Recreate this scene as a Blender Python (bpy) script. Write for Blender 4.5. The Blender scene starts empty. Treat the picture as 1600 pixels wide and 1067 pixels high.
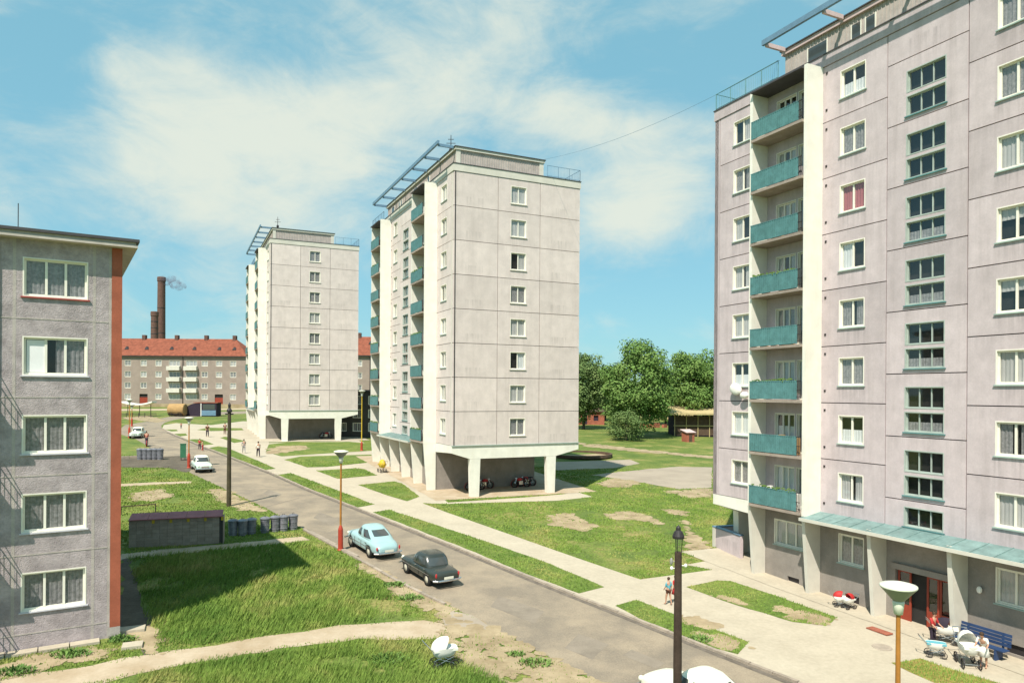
import bpy, bmesh, math, random
import numpy as np
from mathutils import Vector, Matrix
from mathutils.geometry import tessellate_polygon
random.seed(7); rng = np.random.default_rng(7)
S = bpy.context.scene; COL = S.collection
R = math.radians
# ------------------------------------------------------------------ camera, world, sun, exposure
EYE = 10.4; F = 1108.0; CX = 800.0; CY = 613.0; ROLL = 0.0065
cam = bpy.data.objects.new('camera', bpy.data.cameras.new('camera')); COL.objects.link(cam)
cam.data.sensor_width = 36; cam.data.lens = 36*F/1600; cam.data.shift_y = (CY-533.5)/1600
cam.data.clip_start = 0.3; cam.data.clip_end = 6000
c_, s_ = math.cos(ROLL), math.sin(ROLL)
cam.matrix_world = Matrix(((c_, -s_, 0, 0), (0, 0, -1, 0), (s_, c_, 0, EYE), (0, 0, 0, 1)))
S.camera = cam
S.view_settings.view_transform = 'Standard'; S.view_settings.look = 'None'
S.view_settings.gamma = 1; S.view_settings.exposure = 0.76; S.view_settings.use_curve_mapping = False
SUNDIR = Vector((-0.37, -0.93, 1.40)).normalized()
sun = bpy.data.objects.new('sun', bpy.data.lights.new('sun', 'SUN')); COL.objects.link(sun)
sun.data.energy = 3.9; sun.data.angle = R(0.5); sun.data.color = (1, .935, .82)
sun.rotation_euler = SUNDIR.to_track_quat('Z', 'Y').to_euler()

def px_dir(px, py):
    dx, dy = px-CX, py-CY
    X = dx*c_+dy*s_; Y = -dx*s_+dy*c_
    return Vector((X/F, 1, -Y/F))

W = bpy.data.worlds.new('World'); S.world = W; W.use_nodes = True
nt = W.node_tree; nt.nodes.clear(); N = nt.nodes.new; L = nt.links.new
def wmath(op, a, b=None, c=None, clamp=False):
    n = N('ShaderNodeMath'); n.operation = op; n.use_clamp = clamp
    for i, v in enumerate((a, b, c)):
        if v is None: continue
        if isinstance(v, (int, float)): n.inputs[i].default_value = v
        else: L(v, n.inputs[i])
    return n.outputs[0]
sky = N('ShaderNodeTexSky'); sky.sky_type = 'NISHITA'; sky.sun_disc = False
sky.sun_elevation = math.asin(SUNDIR.z); sky.sun_rotation = math.atan2(SUNDIR.x, SUNDIR.y)
sky.air_density = 1.0; sky.dust_density = 0.6; sky.ozone_density = 1.2
tint = N('ShaderNodeMix'); tint.data_type = 'RGBA'; tint.blend_type = 'MULTIPLY'; tint.inputs['Factor'].default_value = 1
SKY_TINT = (0.80, 0.98, 0.94, 1)
L(sky.outputs[0], tint.inputs['A']); tint.inputs['B'].default_value = SKY_TINT
tc = N('ShaderNodeTexCoord')
nrm = N('ShaderNodeVectorMath'); nrm.operation = 'NORMALIZE'; L(tc.outputs['Generated'], nrm.inputs[0])
mp = N('ShaderNodeMapping'); mp.inputs['Scale'].default_value = (1, 1, 2.1); L(nrm.outputs[0], mp.inputs['Vector'])
def wnoise(scale, detail, rough, dist=0.0, off=0.0):
    n = N('ShaderNodeTexNoise'); n.inputs['Scale'].default_value = scale; n.inputs['Detail'].default_value = detail
    n.inputs['Roughness'].default_value = rough; n.inputs['Distortion'].default_value = dist
    m = N('ShaderNodeMapping'); m.inputs['Location'].default_value = (off, off*.7, off*.3); L(mp.outputs[0], m.inputs['Vector'])
    L(m.outputs[0], n.inputs['Vector']); return n.outputs[0]
n1 = wnoise(3.4, 9, .60, .5, 1.3); n2 = wnoise(8.5, 8, .66, .6, 5.1); n3 = wnoise(1.7, 3, .5, 0, 3.0)
BLOBS = [(250,140,130,60,.22),(400,215,120,50,.26),(300,280,150,45,.20),(180,110,70,40,.10),(600,165,190,36,.24),(740,100,90,60,.16),(660,50,150,45,.18),(860,160,90,22,.20),(930,200,100,20,.26),
         (1020,275,80,55,.34),(985,350,90,40,.24),(60,300,140,70,.16),(480,340,140,30,.14),(560,250,110,50,.10),(1040,20,110,24,.20),(90,110,60,80,-.24),(1000,110,150,45,-.16),(300,385,200,24,-.06),(120,20,110,40,-.02),(1000,450,150,50,-.16),(500,40,60,70,-.08),(270,60,100,30,-.05)]
acc = None
for bx_, by_, rx, ry, wt in BLOBS:
    d = px_dir(bx_, by_).normalized()
    sb = N('ShaderNodeVectorMath'); sb.operation = 'SUBTRACT'; L(nrm.outputs[0], sb.inputs[0]); sb.inputs[1].default_value = d
    sc_ = N('ShaderNodeVectorMath'); sc_.operation = 'MULTIPLY'; L(sb.outputs[0], sc_.inputs[0]); sc_.inputs[1].default_value = (F/rx, F/rx, F/ry)
    ln = N('ShaderNodeVectorMath'); ln.operation = 'LENGTH'; L(sc_.outputs[0], ln.inputs[0])
    e = wmath('POWER', 2.718, wmath('MULTIPLY', wmath('MULTIPLY', ln.outputs['Value'], ln.outputs['Value']), -0.7))
    t = wmath('MULTIPLY', e, wt)
    acc = t if acc is None else wmath('ADD', acc, t)
cl = wmath('ADD', wmath('ADD', wmath('MULTIPLY', n1, .95), wmath('MULTIPLY', n2, .62)), wmath('MULTIPLY', n3, .0))
cl = wmath('ADD', cl, acc)
mr = N('ShaderNodeMapRange'); mr.interpolation_type = 'SMOOTHSTEP'; L(cl, mr.inputs['Value'])
mr.inputs['From Min'].default_value = .68; mr.inputs['From Max'].default_value = 1.26; mr.inputs['To Max'].default_value = .88
hz = N('ShaderNodeMix'); hz.data_type = 'RGBA'; hz.inputs['Factor'].default_value = .72; L(tint.outputs['Result'], hz.inputs['A']); hz.inputs['B'].default_value = (1.50, 3.45, 4.15, 1)
cm = N('ShaderNodeMix'); cm.data_type = 'RGBA'; L(mr.outputs[0], cm.inputs['Factor']); L(hz.outputs['Result'], cm.inputs['A'])
cm.inputs['B'].default_value = (4.9, 5.1, 4.4, 1)
bg = N('ShaderNodeBackground'); bg.inputs['Strength'].default_value = 0.10; L(cm.outputs['Result'], bg.inputs['Color'])
wo = N('ShaderNodeOutputWorld'); L(bg.outputs[0], wo.inputs[0])

# ------------------------------------------------------------------ ground height and pixel -> ground
UX, UY = -0.536, 0.844          # direction in which the street runs away
_hs = [-300,-20,0,20,27,35,51,58,97,150,207,260,4000]
_hz = [-10.5,-10.45,-10.4,-10.2,-10.0,-9.6,-8.85,-8.55,-6.95,-5.6,-4.55,-4.3,-4.3]
_grid = np.concatenate([np.arange(-300,140,4.0), np.arange(140,320,10.0), np.array([320.,400.,600.,1000.,2000.,4000.])])
_z0 = np.interp(_grid, _hs, _hz)
_z1 = np.array([np.interp(np.linspace(g-7, g+7, 9), _hs, _hz).mean() for g in _grid]) + EYE
def hs(s): return np.interp(s, _grid, _z1)
def H(x, y): return float(hs(x*UX+y*UY))
def G(px, py, lift=0.0):
    d = px_dir(px, py); lo, hi = 2.0, 3000.0
    for _ in range(60):
        m = (lo+hi)/2
        if EYE+d.z*m > H(d.x*m, m): lo = m
        else: hi = m
    return Vector((d.x*lo, lo, H(d.x*lo, lo)+lift))

# ------------------------------------------------------------------ materials
def mk(name, col, rough=.75, var=.12, scale=2.0, fine=0, bump=0.0, bscale=20, metal=0, rnd=0.0, streak=0.0, streakcol=(.5,.48,.45), sillstain=0, col2=None, spec=.3, thr=(.35,.65)):
    m = bpy.data.materials.new(name); m.use_nodes = True; t = m.node_tree; b = t.nodes['Principled BSDF']
    n = t.nodes.new; l = t.links.new
    b.inputs['Roughness'].default_value = rough; b.inputs['Metallic'].default_value = metal; b.inputs['Specular IOR Level'].default_value = spec
    g = n('ShaderNodeNewGeometry')
    def noise(sc, det, rg=.6, vec=None):
        q = n('ShaderNodeTexNoise'); q.inputs['Scale'].default_value = sc; q.inputs['Detail'].default_value = det; q.inputs['Roughness'].default_value = rg
        l(vec or g.outputs['Position'], q.inputs['Vector']); return q.outputs[0]
    def rng_(v, a, b2, c=0., d=1.):
        q = n('ShaderNodeMapRange'); l(v, q.inputs['Value'])
        for k, x in zip(('From Min','From Max','To Min','To Max'), (a, b2, c, d)): q.inputs[k].default_value = x
        return q.outputs[0]
    def mixc(f, a, b2, mode='MIX'):
        q = n('ShaderNodeMix'); q.data_type = 'RGBA'; q.blend_type = mode
        for k, x in (('Factor', f), ('A', a), ('B', b2)):
            if isinstance(x, (int, float)): q.inputs[k].default_value = x
            elif isinstance(x, tuple): q.inputs[k].default_value = (*x[:3], 1)
            else: l(x, q.inputs[k])
        return q.outputs['Result']
    c2 = col2 or tuple(x*(1-var*1.3) for x in col); c1 = col if col2 else tuple(min(1, x*(1+var)) for x in col)
    out = mixc(rng_(noise(scale, 6, .62), *thr), c1, c2)
    if fine:
        out = mixc(1.0, out, mixc(rng_(noise(fine, 3, .7), .3, .7), (1+var*.8,)*3, (1-var*.8,)*3), 'MULTIPLY')
    if streak:
        mpn = n('ShaderNodeMapping'); mpn.inputs['Scale'].default_value = (1.6, 1.6, .12); l(g.outputs['Position'], mpn.inputs['Vector'])
        out = mixc(rng_(noise(1.0, 5, .65, mpn.outputs[0]), .5, .78, 0, streak), out, tuple(a*b2 for a, b2 in zip(col, streakcol)))
    if sillstain:
        tcx = n('ShaderNodeTexCoord'); sx = n('ShaderNodeSeparateXYZ'); l(tcx.outputs['Object'], sx.inputs[0])
        mx_ = n('ShaderNodeMapping'); mx_.inputs['Scale'].default_value = (7, 7, .35); l(g.outputs['Position'], mx_.inputs['Vector'])
        st_ = rng_(noise(1.0, 4, .6, mx_.outputs[0]), .42, .62)
        def mul(a, b2):
            q = n('ShaderNodeMath'); q.operation = 'MULTIPLY'; l(a, q.inputs[0]); l(b2, q.inputs[1]); return q.outputs[0]
        w1_ = mul(rng_(sx.outputs[0], 1.02, 1.14), rng_(sx.outputs[0], 2.62, 2.76, 1, 0)); w2_ = mul(rng_(sx.outputs[2], .86, .80, 0, 1), rng_(sx.outputs[2], .0, .7, .25, 1))
        q = n('ShaderNodeMath'); q.operation = 'MULTIPLY'; l(mul(mul(w1_, w2_), st_), q.inputs[0]); q.inputs[1].default_value = sillstain*1.6
        out = mixc(q.outputs[0], out, tuple(c*.55 for c in col))
        q = n('ShaderNodeMath'); q.operation = 'MULTIPLY'; l(mul(rng_(sx.outputs[2], 1.9, 2.83, 0, 1), st_), q.inputs[0]); q.inputs[1].default_value = sillstain*.8
        out = mixc(q.outputs[0], out, tuple(c*.6 for c in col))
    if rnd:
        oi = n('ShaderNodeObjectInfo'); v = rng_(oi.outputs['Random'], 0, 1, 1-rnd, 1+rnd)
        q = n('ShaderNodeCombineColor')
        for i in range(3): l(v, q.inputs[i])
        out = mixc(1.0, out, q.outputs[0], 'MULTIPLY')
    l(out, b.inputs['Base Color'])
    if bump:
        bp = n('ShaderNodeBump'); bp.inputs['Strength'].default_value = bump; bp.inputs['Distance'].default_value = .03
        l(noise(bscale, 4, .6), bp.inputs['Height']); l(bp.outputs[0], b.inputs['Normal'])
    return m
M = {}
M['panel_right'] = mk('concrete panel lilac grey', (.53,.448,.46), .85, .07, 1.3, 14, .25, 60, rnd=.07, streak=.36, sillstain=.30)
M['panel_mid'] = mk('concrete panel warm grey', (.655,.565,.53), .85, .06, 1.1, 14, .2, 60, rnd=.05, streak=.22, sillstain=.22)
M['joint'] = mk('dark joint', (.07,.065,.06), .9, .1)
M['white_paint'] = mk('cream white paint', (.79,.765,.68), .6, .05, 1.5, streak=.3, streakcol=(.8,.77,.68))
M['wall_low'] = mk('grey rendered wall', (.27,.24,.215), .9, .10, 1.2, 18, .3, 70, streak=.2)
M['wall_white'] = mk('pale wall', (.6,.57,.5), .85, .06, 1)
M['frame'] = mk('window frame paint', (.80,.765,.67), .45, .04)
M['teal'] = mk('teal painted steel', (.098,.225,.228), .45, .14, 2.5, 20, streak=.35, streakcol=(.6,.65,.6), rnd=.05)
M['teal_light'] = mk('weathered teal roof sheet', (.17,.26,.25), .45, .16, 2, 9, streak=.3, rnd=.08)
M['stairframe'] = mk('pale green stair window paint', (.40,.45,.41), .5, .08)
M['sill'] = mk('grey green sill', (.33,.42,.38), .5, .08)
M['roofedge'] = mk('dark roof edge', (.07,.065,.07), .6, .1)
M['pinkish'] = mk('pinkish fascia', (.56,.43,.42), .7, .06)
M['ribbed'] = mk('ribbed grey brown boarding', (.44,.385,.355), .8, .10, 2, 12)
M['bluerail'] = mk('blue grey painted steel', (.14,.24,.34), .5, .08)
M['stucco'] = mk('rough grey stucco', (.41,.35,.36), .95, .17, 1.6, 9, 1.0, 22, streak=.15)
M['stucco_pale'] = mk('pale stucco band', (.45,.40,.37), .95, .12, 1.6, 22, .7, 35)
M['redstrip'] = mk('brick red paint', (.36,.105,.06), .8, .10, 1.6, 14, .3, 40)
M['redsill'] = mk('red sill', (.36,.06,.05), .5, .08)
M['lilac_sill'] = mk('lilac grey sill', (.55,.53,.58), .5, .06)
M['eave'] = mk('eave pale', (.50,.44,.40), .8, .1, streak=.3)
M['dark_iron'] = mk('dark iron', (.035,.03,.032), .5, .1)
M['brick_building'] = mk('far grey brown render', (.30,.24,.205), .9, .08, .6, 6)
M['redtile'] = mk('red roof tile', (.27,.085,.05), .8, .2, 1.2, 8, rnd=.10)
M['chimneybrick'] = mk('chimney brick', (.135,.075,.06), .9, .2, 2, 1.2)
M['curtain'] = mk('net curtain', (.56,.53,.52), .9, .05)
M['curtain_grey'] = mk('grey curtain', (.33,.31,.315), .9, .2, 9)
M['curtain_dim'] = mk('dim lilac curtain', (.30,.275,.285), .9, .25, 9)
M['curtain_pink'] = mk('pink curtain', (.50,.17,.18), .9, .05)
M['curtain_white'] = mk('white blind', (.78,.77,.78), .9, .03)
M['roomdark'] = mk('dark room', (.03,.028,.026), .9, .1)  # near-black colour stands in for the shade of unlit rooms
M['wood_red'] = mk('red brown door paint', (.27,.045,.025), .5, .1)
M['road'] = mk('road', (.33,.268,.195), .9, .22, .45, 16, .5, 40, col2=(.225,.188,.145), thr=(.38,.62))
M['gutter'] = mk('dusty gutter', (.155,.13,.105), .95, .2, 2, 9)
M['roadpatch'] = mk('road repair patch', (.25,.21,.165), .95, .12, 1, 20, .4, 40)
M['pave'] = mk('pale concrete pavement', (.48,.42,.325), .9, .10, .5, 5, .25, 40, col2=(.42,.365,.28))
M['path'] = mk('sandy path', (.48,.39,.285), .95, .08, .8, 9, .5, 30, col2=(.38,.29,.19))
M['dirt'] = mk('bare soil', (.42,.33,.21), .95, .12, .8, 5, .6, 25, col2=(.27,.205,.12))
M['darksoil'] = mk('dark soil', (.12,.10,.075), .95, .2, .8, 5, .6, 25)  # darker brown tone for the yard and the strip beside the house
M['greypave'] = mk('grey asphalt yard', (.36,.30,.235), .9, .08, .4, 12, .2, 50)
M['kerb'] = mk('kerb stone', (.36,.30,.24), .9, .12, 3, 20, .3, 50, rnd=.12)
M['bark'] = mk('bark', (.10,.08,.06), .9, .2, 3, 10, .5, 20)
M['woodpole'] = mk('dark creosoted wood', (.062,.040,.030), .8, .2, 3, 25, .4, 40, rnd=.05)
M['polebrown'] = mk('greenish brown wooden pole', (.070,.058,.033), .8, .2, 3, 25)
M['lamp_orange'] = mk('orange lamp pole paint', (.40,.17,.035), .55, .12, 3)
M['lamp_red'] = mk('red lamp base paint', (.42,.055,.03), .5, .1)
M['lamp_shade'] = mk('white enamel', (.72,.72,.60), .35, .05)
M['lamp_under'] = mk('lamp underside', (.30,.29,.25), .5, .05)
M['rubber'] = mk('rubber', (.025,.025,.025), .8, .1)
M['chrome'] = mk('chrome', (.62,.62,.62), .22, .05, metal=.9)
M['hub'] = mk('cream wheel disc', (.55,.52,.42), .4, .05)
M['car_blue'] = mk('pale blue car paint', (.33,.49,.50), .25, .03, spec=.6)
M['car_black'] = mk('black car paint', (.035,.042,.036), .25, .05, spec=.7)
M['car_mint'] = mk('pale mint car paint', (.55,.66,.58), .3, .03, spec=.6)
M['car_white'] = mk('cream white car paint', (.80,.79,.66), .3, .03, spec=.6)
M['carglass'] = mk('dark car glass', (.06,.07,.07), .08, .05, spec=.8)
M['seat'] = mk('car seat cloth', (.25,.22,.18), .9, .1)
M['red'] = mk('red', (.45,.03,.03), .6, .08)
M['red2'] = mk('dark red motorcycle paint', (.20,.02,.02), .35, .08)
M['white'] = mk('white cloth', (.82,.80,.74), .8, .04)
M['plate'] = mk('number plate', (.75,.73,.62), .5, .03)
M['blue_cloth'] = mk('light blue cotton', (.12,.38,.45), .85, .06)
M['dark_cloth'] = mk('dark trousers', (.035,.025,.04), .9, .1)
M['brown_cloth'] = mk('brown cloth', (.11,.045,.03), .9, .1)
M['skin'] = mk('skin', (.50,.28,.19), .6, .04)
M['hair'] = mk('brown hair', (.06,.035,.02), .7, .1)
M['bench'] = mk('blue bench paint', (.028,.058,.14), .5, .1, rnd=.08)
M['bin'] = mk('galvanised bin', (.24,.24,.27), .45, .2, 4, 20, metal=.3, rnd=.15)
M['blockwall'] = mk('brown block wall', (.34,.28,.235), .95, .1, 2, 14, .5, 30, rnd=.10)
M['maroon'] = mk('maroon coping', (.33,.125,.135), .7, .12, rnd=.06)
M['yellow'] = mk('yellow paint', (.60,.42,.04), .5, .06)
M['greenbox'] = mk('dark green paint', (.05,.18,.10), .5, .08)
M['tan'] = mk('tan canvas', (.40,.25,.11), .9, .12, 2)
M['ochre'] = mk('ochre boards', (.48,.38,.20), .9, .1, 2)
M['redbrick'] = mk('red brick', (.36,.12,.075), .9, .15, 1.5, 6, rnd=.15)
M['darkwood'] = mk('dark timber', (.10,.065,.045), .9, .15, 2, rnd=.15)
def glassmat():
    m = bpy.data.materials.new('window glass'); m.use_nodes = True; t = m.node_tree; t.nodes.clear(); n = t.nodes.new; l = t.links.new
    tr = n('ShaderNodeBsdfTransparent'); tr.inputs[0].default_value = (.88,.9,.9,1); gl = n('ShaderNodeBsdfGlossy'); gl.inputs['Roughness'].default_value = .03
    lw = n('ShaderNodeLayerWeight'); lw.inputs[0].default_value = .25; fr = n('ShaderNodeMapRange'); l(lw.outputs['Facing'], fr.inputs['Value']); fr.inputs['To Min'].default_value = .05; fr.inputs['To Max'].default_value = .5
    mx = n('ShaderNodeMixShader'); l(fr.outputs[0], mx.inputs[0]); l(tr.outputs[0], mx.inputs[1]); l(gl.outputs[0], mx.inputs[2])
    o = n('ShaderNodeOutputMaterial'); l(mx.outputs[0], o.inputs[0]); return m
M['glass'] = glassmat()
def grassmat(name, a, b, c, sc=.25, bump=.5):
    m = bpy.data.materials.new(name); m.use_nodes = True; t = m.node_tree; bs = t.nodes['Principled BSDF']; n = t.nodes.new; l = t.links.new
    bs.inputs['Roughness'].default_value = .8; bs.inputs['Specular IOR Level'].default_value = .15
    g = n('ShaderNodeNewGeometry')
    def ns(s, d):
        q = n('ShaderNodeTexNoise'); q.inputs['Scale'].default_value = s; q.inputs['Detail'].default_value = d; q.inputs['Roughness'].default_value = .65
        l(g.outputs['Position'], q.inputs['Vector']); return q.outputs[0]
    r1 = n('ShaderNodeValToRGB'); l(ns(sc, 5), r1.inputs[0])
    e = r1.color_ramp.elements; e[0].position = .34; e[0].color = (*a, 1); e[1].position = .66; e[1].color = (*c, 1)
    x = r1.color_ramp.elements.new(.52); x.color = (*b, 1)
    r2 = n('ShaderNodeMapRange'); l(ns(7, 4), r2.inputs['Value']); r2.inputs['From Min'].default_value = .3; r2.inputs['From Max'].default_value = .7; r2.inputs['To Min'].default_value = .6; r2.inputs['To Max'].default_value = 1.35
    q = n('ShaderNodeVectorMath'); q.operation = 'SCALE'; l(r1.outputs[0], q.inputs[0]); l(r2.outputs[0], q.inputs['Scale'])
    l(q.outputs[0], bs.inputs['Base Color'])
    bp = n('ShaderNodeBump'); bp.inputs['Strength'].default_value = bump; bp.inputs['Distance'].default_value = .1; l(ns(5, 5), bp.inputs['Height']); l(bp.outputs[0], bs.inputs['Normal'])
    return m
M['grass'] = grassmat('meadow grass', (.095,.145,.034), (.15,.19,.045), (.28,.245,.09), .3)
M['grass_lush'] = grassmat('lush grass', (.095,.150,.034), (.135,.185,.042), (.20,.225,.06), .5)
M['grass_dry'] = grassmat('dry mown grass', (.20,.185,.045), (.26,.21,.06), (.30,.22,.08), .5, .2)
M['blade'] = grassmat('grass blades', (.13,.225,.042), (.21,.30,.060), (.37,.35,.12), .35, 0)
M['leaf'] = grassmat('leaves', (.095,.18,.045), (.145,.24,.06), (.20,.28,.085), .5, 0)
M['leaf_light'] = grassmat('light leaves', (.10,.165,.055), (.14,.21,.07), (.19,.25,.09), .5, 0)

# ------------------------------------------------------------------ mesh helpers
class MB:
    def __init__(s): s.v = []; s.f = []
    def quad(s, a, b, c, d):
        i = len(s.v); s.v += [a, b, c, d]; s.f.append((i, i+1, i+2, i+3)); return s
    def box(s, x0, x1, y0, y1, z0, z1):
        i = len(s.v); s.v += [(x0,y0,z0),(x1,y0,z0),(x1,y1,z0),(x0,y1,z0),(x0,y0,z1),(x1,y0,z1),(x1,y1,z1),(x0,y1,z1)]
        s.f += [tuple(i+k for k in q) for q in ((0,3,2,1),(4,5,6,7),(0,1,5,4),(1,2,6,5),(2,3,7,6),(3,0,4,7))]; return s
    def prism(s, poly, a, b, axis='y'):
        """poly: 2-D outline; extruded between a and b on the axis"""
        n = len(poly); i = len(s.v)
        def P(p, t): return (p[0], t, p[1]) if axis == 'y' else ((t, p[0], p[1]) if axis == 'x' else (p[0], p[1], t))
        s.v += [P(p, a) for p in poly]+[P(p, b) for p in poly]
        s.f.append(tuple(range(i, i+n))); s.f.append(tuple(range(i+2*n-1, i+n-1, -1)))
        for k in range(n): s.f.append((i+k, i+n+k, i+n+(k+1) % n, i+(k+1) % n))
        return s
    def tube(s, p, q, r0, r1=None, n=8, cap=True):
        r1 = r0 if r1 is None else r1; p = Vector(p); q = Vector(q); d = (q-p).normalized()
        u = d.orthogonal().normalized(); w = d.cross(u); i = len(s.v)
        for c, r in ((p, r0), (q, r1)):
            for k in range(n):
                a = 2*math.pi*k/n; s.v.append(tuple(c+(u*math.cos(a)+w*math.sin(a))*r))
        for k in range(n): s.f.append((i+k, i+(k+1) % n, i+n+(k+1) % n, i+n+k))
        if cap: s.f.append(tuple(i+k for k in range(n-1, -1, -1))); s.f.append(tuple(i+n+k for k in range(n)))
        return s
    def lathe(s, prof, c=(0,0,0), n=16, axis='z', capped=False):
        i = len(s.v); m = len(prof)
        for r, z in prof:
            for k in range(n):
                a = 2*math.pi*k/n; x, y = r*math.cos(a), r*math.sin(a)
                s.v.append((c[0]+x, c[1]+y, c[2]+z) if axis == 'z' else ((c[0]+x, c[1]+z, c[2]+y) if axis == 'y' else (c[0]+z, c[1]+x, c[2]+y)))
        for j in range(m-1):
            for k in range(n): s.f.append((i+j*n+k, i+j*n+(k+1) % n, i+(j+1)*n+(k+1) % n, i+(j+1)*n+k))
        if capped:
            s.f.append(tuple(i+k for k in range(n-1, -1, -1))); s.f.append(tuple(i+(m-1)*n+k for k in range(n)))
        return s
    def sphere(s, c, rx, ry, rz, n=12, m=8):
        i = len(s.v)
        for j in range(m+1):
            th = math.pi*j/m
            for k in range(n):
                a = 2*math.pi*k/n; s.v.append((c[0]+rx*math.sin(th)*math.cos(a), c[1]+ry*math.sin(th)*math.sin(a), c[2]+rz*math.cos(th)))
        for j in range(m):
            for k in range(n): s.f.append((i+j*n+k, i+(j+1)*n+k, i+(j+1)*n+(k+1) % n, i+j*n+(k+1) % n))
        return s
    def mesh(s, name, mat, smooth=False, fix=True):
        me = bpy.data.meshes.new(name); me.from_pydata([tuple(v) for v in s.v], [], s.f)
        if fix:
            b = bmesh.new(); b.from_mesh(me); bmesh.ops.remove_doubles(b, verts=b.verts, dist=1e-5) if smooth else None
            bmesh.ops.recalc_face_normals(b, faces=b.faces); b.to_mesh(me); b.free()
        me.materials.append(M[mat] if isinstance(mat, str) else mat)
        if smooth: me.polygons.foreach_set('use_smooth', [True]*len(me.polygons))
        me.update(); return me
    def build(s, name, mat, parent=None, loc=(0,0,0), rz=0, smooth=False):
        return inst(name, s.mesh(name, mat, smooth), parent, loc, rz)
def inst(name, me, parent=None, loc=(0,0,0), rz=0):
    o = bpy.data.objects.new(name, me); COL.objects.link(o); o.location = loc; o.rotation_euler = (0,0,rz)
    if parent: o.parent = parent
    return o
def tag(o, label=None, cat=None, group=None, kind=None):
    if label: o['label'] = label
    if cat: o['category'] = cat
    if group: o['group'] = group
    if kind: o['kind'] = kind
    return o
def thing(name, label, cat, loc=(0,0,0), rz=0, group=None):
    o = bpy.data.objects.new(name, None); COL.objects.link(o); o.location = loc; o.rotation_euler = (0,0,rz); o.empty_display_size = .3
    return tag(o, label, cat, group)
def copy_tree(o, parent=None):
    c = o.copy(); COL.objects.link(c)
    if parent: c.parent = parent
    for ch in list(o.children): copy_tree(ch, c)
    return c
def bevel(o, w=.02, seg=2):
    m = o.modifiers.new('bevel', 'BEVEL'); m.width = w; m.segments = seg; m.limit_method = 'ANGLE'; return o

# ------------------------------------------------------------------ draped ground sheets
def drape(name, poly, mat, lift, jitter=0., parent=None, kind='structure', step=.7):
    pts = []
    n = len(poly)
    for i in range(n):
        a, b = Vector(poly[i][:2]), Vector(poly[(i+1) % n][:2]); ln = (b-a).length
        k = max(1, int(ln/step)) if jitter and max(a.y, b.y) < 140 else 1
        for j in range(k):
            p = a.lerp(b, j/k)
            if jitter: p = p+Vector((random.uniform(-1, 1), random.uniform(-1, 1)))*jitter
            pts.append(Vector((p.x, p.y, 0)))
    tris = tessellate_polygon([pts])
    bm = bmesh.new(); vs = [bm.verts.new(p) for p in pts]
    for t in tris:
        try: bm.faces.new([vs[k] for k in t])
        except ValueError: pass
    ss = [v.co.x*UX+v.co.y*UY for v in bm.verts]; lo, hi = min(ss), max(ss)
    for g in _grid:
        if lo < g < hi:
            bmesh.ops.bisect_plane(bm, geom=bm.verts[:]+bm.edges[:]+bm.faces[:], plane_co=(UX*g, UY*g, 0), plane_no=(UX, UY, 0), dist=1e-4)
    for v in bm.verts: v.co.z = H(v.co.x, v.co.y)+lift
    bmesh.ops.recalc_face_normals(bm, faces=bm.faces)
    if sum(f.normal.z for f in bm.faces) < 0: bmesh.ops.reverse_faces(bm, faces=bm.faces)
    me = bpy.data.meshes.new(name); bm.to_mesh(me); bm.free(); me.materials.append(M[mat])
    o = inst(name, me, parent)
    if kind: o['kind'] = kind
    return o
def W_(pix): return [G(*p) for p in pix]

# terrain: strips across the street direction
tv, tf = [], []
VX, VY = UY, -UX
for i, g in enumerate(_grid):
    for j, w in enumerate((-3500, 3500)): tv.append((UX*g+VX*w, UY*g+VY*w, float(_z1[i])))
    if i: tf.append((2*i-2, 2*i-1, 2*i+1, 2*i))
me = bpy.data.meshes.new('ground'); me.from_pydata(tv, [], tf); me.materials.append(M['grass']); ground = inst('ground', me); ground['kind'] = 'structure'

RIGHT = [(1480,1165),(1240,1067),(980,964.5),(718.8,860),(600,812.5),(480,765),(428.5,742),(360,715),(321,700),(289.6,687),(262.8,676),(253,670),(252,665),(258,660),(272,656),(297,652),(340,648),(380,646.3),(430,644.5)]
LEFT = [(430,641.3),(380,642.2),(330,643.8),(289.6,646.5),(243,655),(232,658),(195,664),(186,672),(190,679),(212,686),(228.7,695.5),(267.7,722),(300,740),(350.5,763.7),(414,793),(480,830),(560,873),(637,916),(698,945),(723.5,957),(939.6,1067),(1150,1175)]
road_poly = W_(RIGHT+LEFT); drape('road', road_poly, 'road', .010)
ZONE = [(1480,1165),(1240,1067),(980,964.5),(718.8,860),(600,812.5),(480,765),(428.5,742),(360,715),(321,700),(289.6,687),(262.8,676),(253,670),(256,664),(275,661),(330,664),(380,658),(420,660),(420,692),(560,688),(590,700),(640,740),(700,785),(820,777),(880,772),(900,768),(926,776),(870,782),(700,787),(660,786),(700,801),(860,857),(1000,905),(1113,890),(1072,882),(1128,872),(1185,880),(1300,915),(1700,1040),(1900,1300),(1700,1250)]
zone_poly = W_(ZONE); drape('pavement', zone_poly, 'pave', .008)
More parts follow.
